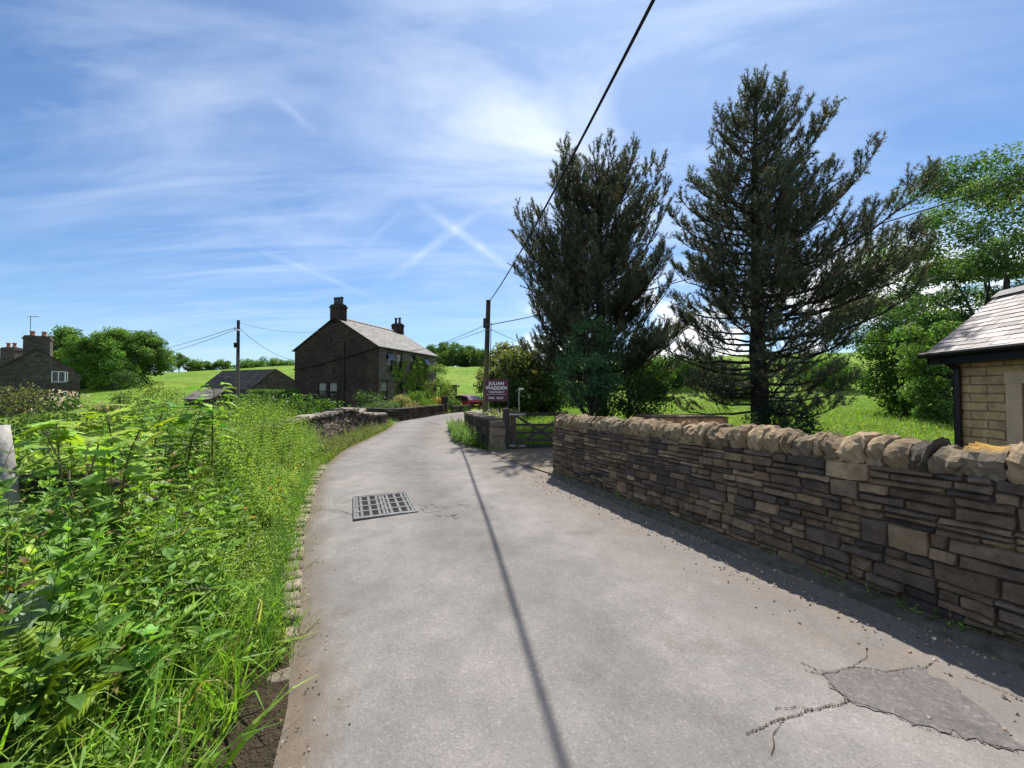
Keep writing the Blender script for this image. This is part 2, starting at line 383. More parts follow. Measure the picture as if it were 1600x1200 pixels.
def pix_ground(px, py, z=0.0):
    d = (1.6 - z) * F_PX / (py - HOR); return at(px, d), d
def patch(name, poly, mat, lift, n_in=0, jitter=.012, rng=R):
    """flat sheet cut to an outline on the road"""
    P = np.array(poly, float); Q = []
    for a, b in zip(P, np.roll(P, -1, 0)):
        for k in range(7): Q.append(a + (b - a) * k / 7 + rng.normal(0, jitter, 2))
    Q = np.array(Q); g = np.arange(-.6, .6, .06); c = Q.mean(0); G = np.stack(np.meshgrid(c[0] + g * 1.6, c[1] + g), -1).reshape(-1, 2)
    ins = np.zeros(len(G), bool)
    for (x0, y0), (x1, y1) in zip(Q, np.roll(Q, -1, 0)):
        ins ^= ((y0 > G[:, 1]) != (y1 > G[:, 1])) & (G[:, 0] < (x1 - x0) * (G[:, 1] - y0) / (y1 - y0 + 1e-12) + x0)
    A = np.concatenate([Q, G[ins]]); n = len(Q)
    from mathutils.geometry import delaunay_2d_cdt
    from mathutils import Vector
    vo, _, fo, *_r = delaunay_2d_cdt([Vector(q) for q in A.tolist()], [(i, (i + 1) % n) for i in range(n)], [list(range(n))], 1, 1e-5)
    A = np.array([tuple(q) for q in vo]); tri = np.array([f for f in fo if len(f) == 3])
    return kind(MB().add(np.column_stack([A, rz(A[:, 0], A[:, 1]) + lift]), [tri], (.25, .35, 0)).build(name, mat, None, True), 'structure'), Q
def _patchmat():
    m, t, out = newmat('patched_asphalt'); g = t.geo()
    c = t.ramp(t.noise(g, 2.0, 5), [(.3, (.098, .088, .083)), (.7, (.135, .122, .115))])
    vo = t.n('ShaderNodeTexVoronoi', {'Vector': g, 'Scale': 80.0}); cell = t.n('ShaderNodeSeparateColor', {0: vo.outputs['Color']}).outputs[0]
    c = t.mix(1.0, c, t.ramp(cell, [(0, .8), (.4, .95), (.88, 1.04), (.985, 1.35)]), 'MULTIPLY')
    c = t.mix(1.0, c, t.ramp(t.noise(g, 14.0, 5, .7), [(.3, .8), (.7, 1.15)]), 'MULTIPLY')
    surf(t, out, c, .93, .12, t.bump(vo.outputs['Distance'], .3, .005)); return m
poly = [pix_ground(*p) for p in ((1278,1052),(1320,1045),(1380,1050),(1432,1047),(1490,1080),(1540,1125),(1588,1168),(1570,1175),(1500,1155),(1440,1140),(1360,1112),(1318,1100),(1290,1075))]
_, Qp = patch('road_repair', poly, _patchmat(), .004)
M['crack'] = m_plain('crack_grit', (.05, .038, .028), .95, .1, var=.5, scale=30)
ck = MB(); GT = np.array([(1,0,0),(.3,.9,0),(-.7,.7,0),(-.9,-.3,0),(0,-1,0),(0,0,.5)]); GF_ = [np.array([(0,1,5),(1,2,5),(2,3,5),(3,4,5),(4,0,5)])]
def addck(pts, w, lift=.0055, rng=R):
    """a crumbling crack: dark grit thickly strewn along a line on the road"""
    pts = np.array([pix_ground(*p) for p in pts], float); P = []
    for a, b in zip(pts[:-1], pts[1:]):
        n = max(3, int(np.linalg.norm(b - a) / .0028)); k = rng.uniform(0, 1, n)[:, None]; P.append(a + (b - a) * k)
    P = np.concatenate(P); w = w * .62; wv = .25 + .75 * np.abs(vnoise(P[:, 0], P[:, 1], .07, 6)); P = P + (.012 * np.stack([vnoise(P[:, 0], P[:, 1], .06, 7), vnoise(P[:, 0], P[:, 1], .06, 8)], 1)) + rng.normal(0, 1, P.shape) * (w * .42 * wv)[:, None]
    n = len(P); yaw = rng.uniform(0, 6.28, n); d = np.stack([np.cos(yaw), np.sin(yaw), 0 * yaw], 1)
    sz = rng.uniform(.002, .006, n) * (.5 + w * 30) ; fr = frames(d, np.broadcast_to(np.array([0, 0, 1.]), (n, 3)), sz); fr[:, :, 2] *= .5
    ck.inst(GT, GF_, fr, np.column_stack([P, rz(P[:, 0], P[:, 1]) + lift]), vary((.075, .056, .04), n, rng, .4))
addck([(1250,1050),(1278,1058),(1320,1045),(1380,1052),(1432,1045),(1450,1035)], .012)
addck([(1288,1072),(1318,1100),(1260,1115),(1220,1125),(1160,1150)], .016)
addck([(1318,1100),(1360,1112),(1440,1142),(1500,1155),(1575,1176)], .006)
addck([(1500,1060),(1570,1085),(1600,1098)], .012)
addck([(500,796),(530,797),(560,808)], .02)
addck([(1278,1058),(1262,1046),(1245,1038)], .012)
addck([(1320,1045),(1345,1030),(1350,1020)], .006)
addck([(1220,1125),(1200,1150),(1195,1180)], .008)
addck([(1260,1115),(1235,1108),(1205,1112)], .006)
addck([(515,800),(545,801)], .012)
for k in range(16):
    x0, y0 = R.uniform(662, 722), R.uniform(790, 812)
    addck([(x0, y0), (x0 + R.uniform(-14, 14), y0 + R.uniform(-4, 4)), (x0 + R.uniform(-22, 22), y0 + R.uniform(-6, 6))], .012)
for k in range(9):
    x0, y0 = R.uniform(640, 720), R.uniform(690, 770); L = R.uniform(8, 25)
    addck([(x0, y0), (x0 + L * .4, y0 + R.uniform(-2, 2)), (x0 + L, y0 + R.uniform(-2, 3))], .010)
kind(ck.build('road_cracks', M['stone']), 'structure')
a_, b_ = np.array(pix_ground(611, 661)), np.array(pix_ground(626, 655))
w_ = np.array([.10, .05]); Q = np.array([a_ - w_, b_ - w_, b_ + w_, a_ + w_])
kind(MB().add(np.column_stack([Q, rz(Q[:, 0], Q[:, 1]) + .006]), [np.array([(0, 1, 2, 3)])]).build('road_marking', M['white']), 'structure')
# loose grit and mud along the right edge, mud at the lower left corner
g_ = MB(); n = 1500
y_ = R.uniform(.6, 7.4, n) ** 1.0; x_ = XR(y_) - .12 - np.abs(R.normal(0, .32, n)); s_ = R.uniform(.004, .014, n)
y2 = R.uniform(.5, 7, 400); x2 = XL(y2) + R.normal(.06, .12, 400); x_ = np.r_[x_, x2]; y_ = np.r_[y_, y2]; s_ = np.r_[s_, R.uniform(.002, .008, 400)]
TV = np.array([(1,0,0),(0,1,0),(-1,0,0),(0,-1,0),(0,0,.7),(0,0,-.7)]); TF = [np.array([(0,1,4),(1,2,4),(2,3,4),(3,0,4),(1,0,5),(2,1,5),(3,2,5),(0,3,5)])]
N = len(x_); Mx = frames(rdir(N, R), rdir(N, R), s_)
g_.inst(TV, TF, Mx, np.column_stack([x_, y_, rz(x_, y_) + s_ * .3]), vary((.26, .21, .165), N, R, .45))
kind(g_.build('gravel', M['stone']), 'stuff')
ax = [pix_ground(*p) for p in ((865, 742), (800, 722), (760, 705), (792, 703), (862, 700), (900, 705), (900, 730))]
kind(MB().add(np.column_stack([np.array(ax), np.full(7, .022)]), [np.array([list(range(7))[::-1]])]).build('driveway', m_plain('drive_gravel', (.17, .135, .10), .95, .1, scale=40, var=.6, bs=60, bd=.02)), 'structure')

# kerb setts along the left edge
kb = MB(); y0 = 2.22
def rough_block(w, l, h, rng, n=3, p=.75, nz=.06):
    """rounded, chipped block centred on its base; returns V, F"""
    g = np.linspace(-1, 1, n + 1); V = []; idx = {}; F = []
    def vid(a, b, c):
        k = (a, b, c)
        if k not in idx: idx[k] = len(V); V.append((g[a], g[b], g[c]))
        return idx[k]
    for a in range(n):
        for b in range(n):
            F += [(vid(a,b,n),vid(a+1,b,n),vid(a+1,b+1,n),vid(a,b+1,n)), (vid(a,b,0),vid(a,b+1,0),vid(a+1,b+1,0),vid(a+1,b,0)),
                  (vid(a,0,b),vid(a+1,0,b),vid(a+1,0,b+1),vid(a,0,b+1)), (vid(a,n,b),vid(a,n,b+1),vid(a+1,n,b+1),vid(a+1,n,b)),
                  (vid(0,a,b),vid(0,a,b+1),vid(0,a+1,b+1),vid(0,a+1,b)), (vid(n,a,b),vid(n,a+1,b),vid(n,a+1,b+1),vid(n,a,b+1))]
    V = np.array(V, float)
    q = (np.abs(V) ** 6).sum(1) ** (1 / 6); V = V / q[:, None] ** p
    V = V + rng.normal(0, nz, V.shape)
    V = V * np.array([w / 2, l / 2, h / 2]) + np.array([0, 0, h / 2])
    return V, np.array(F)
while y0 < 8.2:
    l = R.uniform(.10, .19); a = math.atan2(float(XL(y0 + .3) - XL(y0)), .3)
    V, Fq = rough_block(R.uniform(.14, .2), l - .02, .16, R, 3, .6, .05)
    V = V + np.array([0, 0, -.125 - .06 * (1 - ss(2.3, 2.8, y0)) + R.uniform(-.012, .012)]); c, s = math.cos(-a), math.sin(-a)
    V = np.column_stack([V[:, 0] * c - V[:, 1] * s, V[:, 0] * s + V[:, 1] * c, V[:, 2]])
    kb.add(V + np.array([float(XL(y0)) - .075, y0, .004]), [Fq], np.array((.27, .22, .165)) * R.uniform(.6, 1.15))
    y0 += l + R.uniform(0, .015) if R.random() > .12 else l * 2
kind(kb.build('kerb', M['coping'], None, True), 'structure')

# drain grating set in the road
dc = np.array([pix_ground(*p) for p in ((566,813),(656,802),(630,771),(548,781))]); cen = dc.mean(0)
ux = unit(dc[1] - dc[0]); uy = np.array([-ux[1], ux[0]]); A3 = np.array([[*ux, 0], [*uy, 0], [0, 0, 1]])
zc = float(rz(*cen)) + .012
gr = empty('drain_grating', 'rusty rectangular iron drain grating with dark slots set in the road', 'drain cover', (*cen, zc))
O = np.array([*cen, zc]); hw, hl = .36, .52
b = MB(); b.box((-hw, -hl, -.03), (hw, hl, -.005), None, A3, O); b.build('grating_shade', m_plain('slot_shade', (.028, .025, .025), 1.0, .05), gr)  # shallow block under the bars; the pit's shade is put into its black colour
b = MB()
for (lo, hi) in (((-hw-.03,-hl-.03),(-hw,hl+.03)),((hw,-hl-.03),(hw+.03,hl+.03)),((-hw,-hl-.03),(hw,-hl)),((-hw,hl),(hw,hl+.03))):
    b.box((*lo, -.03), (*hi, .006), None, A3, O)
b.build('frame', M['iron'], gr)
for k in range(2):
    b = MB(); x0, x1 = ((-hw + .004, -.006), (.006, hw - .004))[k]
    for yb in np.linspace(-hl + .03, hl - .03, 5): b.box((x0, yb - .022, -.02), (x1, yb + .022, .003), None, A3, O)
    for xb in np.linspace(x0 + .015, x1 - .015, 7)[(0, 1, 3, 5, 6),]: b.box((xb - .016, -hl + .03, -.02), (xb + .016, hl - .03, .0), None, A3, O)
    b.build('grate', M['iron'], gr)
b = MB()
rr = []
for k in range(4):
    pass
# ------------------------------------------------------------------ stone walls
STONES = [((.195, .138, .086), 4), ((.225, .163, .104), 2.2), ((.155, .115, .08), 4), ((.108, .083, .067), 3.2), ((.078, .062, .056), 1.3), ((.18, .122, .082), 3), ((.135, .102, .075), 3.5), ((.27, .20, .125), .6)]
def stone_cols(n, rng, pal=STONES):
    w = np.array([p[1] for p in pal]); k = rng.choice(len(pal), n, p=w / w.sum())
    return np.array([p[0] for p in pal])[k] * np.exp(rng.normal(0, .18, (n, 1)))
class Path:
    def __init__(s, pts):
        P = np.array(pts, float); L = np.r_[0, np.cumsum(np.linalg.norm(np.diff(P, axis=0), axis=1))]
        g = np.linspace(0, L[-1], max(8, int(L[-1] / .1)))
        Q = np.column_stack([np.interp(g, L, P[:, 0]), np.interp(g, L, P[:, 1])])
        if len(P) > 2:
            for _ in range(60):
                Q[1:-1] = .5 * Q[1:-1] + .25 * (Q[:-2] + Q[2:])
        s.L = np.r_[0, np.cumsum(np.linalg.norm(np.diff(Q, axis=0), axis=1))]; s.Q = Q
        s.T = unit(np.gradient(Q, axis=0)); s.len = s.L[-1]
    def pos(s, q): return np.column_stack([np.interp(q, s.L, s.Q[:, 0]), np.interp(q, s.L, s.Q[:, 1])])
    def nrm(s, q):   # left-hand normal
        t = np.column_stack([np.interp(q, s.L, s.T[:, 0]), np.interp(q, s.L, s.T[:, 1])]); t = unit(t)
        return np.column_stack([-t[:, 1], t[:, 0]])
def stones_face(mb, path, side, h, rng, band=.2, pal=STONES, s0=0.0, s1=None, z0=0.0, off=0.0, lmin=.16, lmax=.5, zfun=None):
    """irregular coursed rubble laid over one face; side=+1: faces the left of the path"""
    s1 = path.len if s1 is None else s1; rects = []; z = z0
    hm = h
    while z < hm - .02:
        bh = min(band * rng.uniform(.75, 1.25), hm - z)
        if hm - z - bh < .06: bh = hm - z
        s = s0
        while s < s1 - .01:
            w = min(rng.uniform(lmin, lmax), s1 - s)
            if s1 - s - w < .08: w = s1 - s
            r = rng.random()
            if r < .16: rects.append((s, s + min(w, .34) if s1 - s - min(w, .34) > .08 else s1, z, z + bh)); s = rects[-1][1]; continue
            k = 2 if r < .7 else 3
            w = min(w * 1.9, s1 - s)
            if s1 - s - w < .1: w = s1 - s
            cuts = np.r_[0, np.sort((np.arange(1, k) + rng.uniform(-.25, .25, k - 1)) / k), 1]
            for a, b2 in zip(cuts[:-1], cuts[1:]):
                q = s
                while q < s + w - .001:
                    ww = rng.uniform(lmin, lmax)
                    if s + w - q - ww < lmin * .7: ww = s + w - q
                    rects.append((q, q + ww, z + a * bh, z + b2 * bh)); q += ww
            s += w
        z += bh
    A = np.array(rects); N = len(A); ga = .0025
    x0, x1, y0, y1 = A[:, 0] + ga, A[:, 1] - ga, A[:, 2] + ga, A[:, 3] - ga
    e = np.minimum(.009, (y1 - y0) * .25); U = np.stack([x0, x0 + e, x0 * .6 + x1 * .4, x1 - e, x1], 1); W = np.stack([y0, y0 + e, y1 - e, y1], 1)
    GU = np.broadcast_to(U[:, None, :], (N, 4, 5)).copy(); GW = np.broadcast_to(W[:, :, None], (N, 4, 5)).copy()
    D = np.broadcast_to(rng.uniform(0, .017, (N, 1, 1)), (N, 4, 5)).copy() + rng.normal(0, .0075, (N, 4, 5))
    D[:, 0] = -.022; D[:, -1] = -.022; D[:, :, 0] = -.022; D[:, :, -1] = -.022
    GU += rng.normal(0, .005, GU.shape); GW += rng.normal(0, .0042, GW.shape)
    q = GU.reshape(-1); n = path.nrm(q) * side; p = path.pos(q) + n * (D.reshape(-1) + off)[:, None]
    zz = GW.reshape(-1)
    if zfun is not None: zz = zfun(q, zz)
    c = np.repeat(stone_cols(N, rng, pal), 20, axis=0)
    i = np.arange(3)[:, None] * 5; j = np.arange(4)[None]
    T = np.stack([i + j, i + j + 1, i + 6 + j, i + 5 + j], -1).reshape(-1, 4)
    if side > 0: T = T[:, ::-1]
    Fq = (T[None] + (np.arange(N) * 20)[:, None, None]).reshape(-1, 4)
    mb.add(np.column_stack([p, zz]), [Fq], c)
def wall_core(mb, path, half_l, half_r, ztop, c=(.07, .055, .043), zb=-.3):
    """the dark packing behind the stones: left / right offsets from the path"""
    q = np.linspace(0, path.len, max(3, int(path.len / .25))); P = path.pos(q); n = path.nrm(q); zt_ = ztop(q)
    V = np.concatenate([np.column_stack([P + n * half_l, np.full(len(q), zb)]), np.column_stack([P + n * half_l, zt_]), np.column_stack([P - n * half_r, zt_]), np.column_stack([P - n * half_r, np.full(len(q), zb)])])
    m = len(q); k = np.arange(m - 1); F = []
    for a in range(3): F.append(np.stack([a * m + k, a * m + k + 1, (a + 1) * m + k + 1, (a + 1) * m + k], 1))
    F.append(np.array([(0, m, 2 * m, 3 * m), (m - 1, 4 * m - 1, 3 * m - 1, 2 * m - 1)]))
    mb.add(V, F, c)

# long roadside wall on the right; path runs from behind the camera to the gate, so its left side faces the road
wp = Path([(6.1, -4.6), (.80, 7.45)]); dn = wp.T[0]
hb = lambda q: .96 + .15 * (1 - np.clip((q - 4) / (wp.len - 4), 0, 1))
rw = empty('stone_wall', 'long dry stone wall with rough upright coping stones along right side of road', 'wall', (*wp.pos([wp.len])[0], 0))
b = MB(); wall_core(b, wp, -.02, .38, lambda q: hb(q) - .01)
stones_face(b, wp, 1, 1.0, R, .155, lmin=.12, lmax=.36, zfun=lambda q, z: z * hb(q))
stones_face(b, wp, -1, 1.0, R, .24, off=.40, zfun=lambda q, z: z * hb(q))
e0 = wp.pos([wp.len])[0]; n0 = wp.nrm([wp.len])[0]
ep = Path([e0, e0 - n0 * .40]); b2h = hb(np.array([wp.len]))[0]
b.build('wall_face', M['stone'], rw)
b = MB(); stones_face(b, ep, 1, b2h, R, .2, off=.02, lmin=.18, lmax=.36, pal=[((.15, .12, .08), 2), ((.09, .075, .055), 2)]); b.build('wall_end', M['stone'], rw)
b = MB(); q = np.linspace(0, wp.len, 60); P = wp.pos(q); n = wp.nrm(q); wj = .13 + .03 * vnoise(q, q * 0, .5, 4)
V = np.concatenate([np.column_stack([P + n * wj[:, None], np.full(60, .0)]), np.column_stack([P + n * (wj - .015)[:, None], .05 + .01 * vnoise(q, q, .3, 2)]), np.column_stack([P + n * .0, np.full(60, .07)])])
k = np.arange(59); b.add(V, [np.stack([k, k + 1, 60 + k + 1, 60 + k], 1)[:, ::-1], np.stack([60 + k, 61 + k, 121 + k, 120 + k], 1)[:, ::-1]], (.12, .105, .085)); b.build('wall_footing', M['stone'], rw)
s = wp.len - .01; cnt = 0
pal_c = [((.235, .172, .105), 3), ((.28, .205, .125), 2), ((.18, .138, .092), 2.2), ((.135, .11, .08), 1)]
while s > .3:
    w = R.uniform(.09, .20); h = R.uniform(.175, .225); dpt = R.uniform(.36, .43)
    V, Fq = rough_block(w * 1.05, dpt, h, R, 5, .48, .072)
    top = V[:, 2] > h * .5
    V[:, 1] *= np.where(top, 1 - .45 * ((V[:, 2] - h * .5) / (h * .5)) ** 2, 1)
    V[:, 0] += (V[:, 2] / h) * R.normal(0.01, .025)
    V[:, 2] *= 1 + .12 * np.sin(V[:, 0] / w * 3 + R.uniform(0, 6))
    pc = wp.pos([s - w / 2])[0]; nn = wp.nrm([s - w / 2])[0]; tt = np.array([nn[1], -nn[0]])
    W3 = np.column_stack([pc + V[:, :1] * tt + (V[:, 1:2] - .19) * nn, V[:, 2] + hb(np.array([s - w / 2]))[0] - .012])
    col = stone_cols(1, R, pal_c)[0]
    C = np.broadcast_to(col, (len(V), 3)).copy()
    if cnt == 42 or abs(at(1515, 1) - (pc[0] / max(pc[1], .1))) < .03 and pc[1] > 0:
        C[V[:, 2] > h * .84] = (.40, .23, .05)
    MB().add(W3, [Fq], C).build('coping_stone', M['coping'], rw, False)
    s -= w; cnt += 1

# short wall left of the gate (path from gate post to far end; road is on its left)
sp = Path([(-.64, 10.72), (-1.42, 13.4), (-2.02, 16.3)]); sw = empty('stone_wall', 'short low stone wall with flat top and pale corner blocks left of the gate', 'wall', (-.64, 10.72, 0))
b = MB(); hs = lambda q: .80 - .02 * q; wall_core(b, sp, -.02, .38, hs)
dk = [((.085, .07, .056), 3), ((.05, .044, .04), 3), ((.11, .088, .066), 2)]
stones_face(b, sp, 1, .8, R, .2, dk, s0=.32, zfun=lambda q, z: z / .8 * hs(q)); stones_face(b, sp, -1, .8, R, .2, dk, off=.4, zfun=lambda q, z: z / .8 * hs(q))
b.build('wall_face', M['stone'], sw)
b = MB(); q = np.linspace(-.02, sp.len, 24); P = sp.pos(q); n = sp.nrm(q); zz = hs(q)
for a in range(23):
    x0, x1 = P[a], P[a + 1]; m0, m1 = n[a], n[a + 1]; g = .004
    t_ = unit(x1 - x0); x0 = x0 + t_ * g; x1 = x1 - t_ * g; th = .055 + R.uniform(-.008, .012); o1 = .04 + R.uniform(-.015, .015)
    V = [(*(x0 + m0 * o1), zz[a]), (*(x1 + m1 * o1), zz[a + 1]), (*(x1 - m1 * .44), zz[a + 1]), (*(x0 - m0 * .44), zz[a])]
    V = np.array(V + [(v[0], v[1], v[2] + th) for v in V]); b.add(V, [np.array([(0,1,5,4),(1,2,6,5),(2,3,7,6),(3,0,4,7),(4,5,6,7)])], stone_cols(1, R, [((.13, .11, .09), 1)])[0])
b.build('wall_cap', M['stone'], sw)
z = 0; kq = 0
for hq in (.22, .2, .2, .18):
    V, Fq = rough_block(.38, (.34, .26)[kq % 2], hq - .006, R, 5, .14, .018); nn = sp.nrm([.15])[0]; tt = np.array([nn[1], -nn[0]])
    c0 = sp.pos([.0])[0] - tt * (.17, .13)[kq % 2] - nn * .20
    W3 = np.column_stack([c0 + V[:, :1] * nn + V[:, 1:2] * -tt, V[:, 2] + z]); MB().add(W3, [Fq], np.array((.23, .18, .125)) * R.uniform(.7, 1.1)).build('corner_block', M['coping'], sw); z += hq; kq += 1

# old parapet on the left
pp = Path([(-3.9, 4.6), (-4.5, 6.4), (-5.4, 9.8), (-6.0, 13.6), (-5.75, 17.6)]); pw = empty('parapet_wall', 'old humped rubble stone parapet wall rising out of weeds on left of road', 'wall', (-5.75, 17.6, 0))
hp = lambda q: np.interp(q, [0, 5, 8.6, 9.6, 10.4, 11.2, 12.2, 13.4], [.86, .84, .86, .92, .86, .66, .56, .52]) + .03 * vnoise(q, q * 0, .4, 3)
b = MB(); wall_core(b, pp, .36, -.02, hp)
pk = [((.16, .125, .10), 3), ((.105, .082, .068), 3), ((.21, .165, .125), 2), ((.06, .052, .047), 1.5)]
stones_face(b, pp, -1, 1, R, .17, pk, lmin=.14, lmax=.4, zfun=lambda q, z: z * hp(q)); stones_face(b, pp, 1, 1, R, .2, pk, off=.38, lmin=.14, lmax=.4, zfun=lambda q, z: z * hp(q))
b.build('wall_face', M['stone'], pw)
s = 0.0
while s < pp.len - .1:
    w = R.uniform(.3, .6); w = min(w, pp.len - s); V, Fq = rough_block(w - .01, .46, .11, R, 4, .55, .05)
    pc = pp.pos([s + w / 2])[0]; nn = pp.nrm([s + w / 2])[0]; tt = np.array([nn[1], -nn[0]]); sl = (hp(np.array([s + w]))[0] - hp(np.array([s]))[0]) / w
    W3 = np.column_stack([pc - V[:, :1] * tt + (V[:, 1:2] + .17) * nn, V[:, 2] + hp(np.array([s + w / 2]))[0] - .02 + V[:, 0] * sl])
    MB().add(W3, [Fq], stone_cols(1, R, [((.24, .205, .165), 2), ((.17, .15, .125), 1)])[0]).build('coping_slab', M['coping'], pw); s += w
# ------------------------------------------------------------------ buildings
def V3(p2, z): return np.array([p2[0], p2[1], z])
def quad(mb, a, b, c, d, st=None, col=None): mb.add(np.array([a, b, c, d]), [np.array([(0, 1, 2, 3)])], col, st)
def panel(mb, A, u, n, W, z0, z1, holes, rev=.16, off=0.0):
    """masonry wall panel with openings and their reveals; A 2D corner, u along, n outward"""
    A = np.asarray(A, float); u = np.asarray(u, float); n = np.asarray(n, float)
    xs_ = sorted({0.0, W, *[h[0] for h in holes], *[h[1] for h in holes]}); zs_ = sorted({z0, z1, *[h[2] for h in holes], *[h[3] for h in holes]})
    P = lambda x, z, d=0.0: V3(A + u * x - n * d, z)
    for a, b in zip(xs_[:-1], xs_[1:]):
        for c, d in zip(zs_[:-1], zs_[1:]):
            m = ((a + b) / 2, (c + d) / 2)
            if any(h[0] < m[0] < h[1] and h[2] < m[1] < h[3] for h in holes): continue
            quad(mb, P(a, c), P(b, c), P(b, d), P(a, d), [(a + off, c, 0), (b + off, c, 0), (b + off, d, 0), (a + off, d, 0)])
    for a, b, c, d in holes:
        for (x0, q0, x1, q1) in ((a, c, a, d), (b, c, b, d), (a, d, b, d), (a, c, b, c)):
            quad(mb, P(x0, q0), P(x1, q1), P(x1, q1, rev), P(x0, q0, rev), [(x0, q0, 0), (x1, q1, 0), (x1 + rev, q1, 0), (x0 + rev, q0, 0)])
def obox(mb, A, u, n, x0, x1, d0, d1, z0, z1, c=None):
    """box on a wall plane: x along u, d along outward n"""
    U = np.array([[u[0], u[1], 0], [n[0], n[1], 0], [0, 0, 1]]); mb.box((x0, d0, z0), (x1, d1, z1), c, U, (A[0], A[1], 0))
def window(parent, A, u, n, x0, x1, z0, z1, fm='frame', lights=2, blind=0, stonec=(.15, .125, .1), sill=True, transom=.5, d=-.12):
    f = MB(); t = .055
    obox(f, A, u, n, x0, x0 + t, d, d + .05, z0, z1); obox(f, A, u, n, x1 - t, x1, d, d + .05, z0, z1)
    obox(f, A, u, n, x0 + t, x1 - t, d, d + .05, z0, z0 + t); obox(f, A, u, n, x0 + t, x1 - t, d, d + .05, z1 - t, z1)
    if transom: zm = z0 + (z1 - z0) * transom; obox(f, A, u, n, x0 + t, x1 - t, d + .004, d + .046, zm - .025, zm + .025)
    for k in range(1, lights): xm = x0 + (x1 - x0) * k / lights; obox(f, A, u, n, xm - .03, xm + .03, d + .006, d + .044, z0 + t, z1 - t)
    w = f.build('window', M[fm], parent)
    g = MB(); obox(g, A, u, n, x0 + t, x1 - t, d + .008, d + .018, z0 + t, z1 - t); g.build('pane', M['glass'], w)
    if blind:
        g = MB(); obox(g, A, u, n, x0 + t + .02, x1 - t - .02, d + .0195, d + .0215, z1 - t - (z1 - z0) * blind, z1 - t); g.build('blind', M['shade'], w)
    if sill:
        s_ = MB(); obox(s_, A, u, n, x0 - .08, x1 + .08, -.13, .06, z0 - .14, z0 - .003, stonec); s_.build('sill', M['sandstone'], w)
        s_ = MB(); obox(s_, A, u, n, x0 - .14, x1 + .14, -.12, .015, z1 + .003, z1 + .22, stonec); s_.build('lintel', M['sandstone'], w)
    return w
def slates(mb, O, U, S, W, L, cw, ch, rng, pal, th=.012, skew=0.0):
    O, U, S = (np.asarray(q, float) for q in (O, U, S)); Nn = unit(np.cross(U, S))
    if Nn[2] < 0: Nn = -Nn
    rows = int(math.ceil(L / ch)); rec = []
    for r in range(rows):
        x = -cw * (.5 if r % 2 else 0) - rng.uniform(0, .02)
        while x < W:
            a, b = max(x, 0), min(x + cw, W); rec.append((a, b, r * ch, min(r * ch + ch * 1.05, L))); x += cw
    A = np.array([q for q in rec if q[1] - q[0] > .02]); N = len(A); g = .004
    lift = th * rng.uniform(.7, 1.6, N); base = .006
    def pt(x, y, h): return O + x[:, None] * U + y[:, None] * S + h[:, None] * Nn
    z_ = np.full(N, base)
    jit = rng.normal(0, .006, N)
    P = [pt(A[:, 0] + g, A[:, 2] + jit, z_ * 0), pt(A[:, 1] - g, A[:, 2] + jit, z_ * 0), pt(A[:, 1] - g, A[:, 2] + jit, lift + z_), pt(A[:, 0] + g, A[:, 2] + jit, lift + z_), pt(A[:, 1] - g, A[:, 3], z_), pt(A[:, 0] + g, A[:, 3], z_)]
    V = np.stack(P, 1).reshape(-1, 3); T = np.array([(0, 1, 2, 3), (3, 2, 4, 5)])
    Fq = (T[None] + (np.arange(N) * 6)[:, None, None]).reshape(-1, 4)
    mb.add(V, [Fq], np.repeat(stone_cols(N, rng, pal), 6, axis=0))
    c = np.array([O, O + W * U, O + W * U + L * S, O + L * S]); mb.add(np.concatenate([c, c - .05 * Nn]), [np.array([(0,1,2,3),(4,5,6,7),(0,1,5,4),(1,2,6,5),(2,3,7,6),(3,0,4,7)])], (.05, .045, .04))
SL_GREY = [((.145, .132, .118), 3), ((.115, .108, .10), 3), ((.17, .152, .128), 1.5), ((.085, .08, .076), 1)]
SL_DARK = [((.085, .068, .06), 3), ((.11, .088, .077), 2), ((.062, .051, .046), 2)]
SL_NEW = [((.35, .30, .28), 3), ((.28, .24, .225), 2), ((.41, .355, .325), 2), ((.215, .185, .175), .7)]
def chimney(parent, c, u, w, d, z0, z1, npots, matn, potm, potc=None, pot_h=.6):
    n = np.array([-u[1], u[0]]); b = MB()
    A = np.asarray(c) - u * w / 2 - n * d / 2
    U = np.array([[u[0], u[1], 0], [n[0], n[1], 0], [0, 0, 1]])
    b.box((0, 0, z0), (w, d, z1 - .34), None, U, (*A, 0)); b.box((-.06, -.06, z1 - .34), (w + .06, d + .06, z1 - .2), None, U, (*A, 0))
    b.box((0, 0, z1 - .2), (w, d, z1 - .08), None, U, (*A, 0)); b.box((.05, .05, z1 - .08), (w - .05, d - .05, z1), None, U, (*A, 0))
    ch = b.build('chimney', M[matn], parent)
    for k in range(npots):
        p = np.asarray(c) + u * (w * ((k + .5) / npots - .5) * .86); r = min(.15, w / npots * .42)
        mb = MB(); mb.lathe([(r * 1.15, 0), (r * 1.15, .06), (r * .95, .1), (r * .82, pot_h * .7), (r * 1.12, pot_h * .78), (r * 1.15, pot_h * .9), (r * .95, pot_h * .93), (r * .95, pot_h), (r * .7, pot_h), (r * .7, pot_h - .1)], (*p, z1), 8)
        mb.build('chimney_pot', M[potm], ch)
    return ch
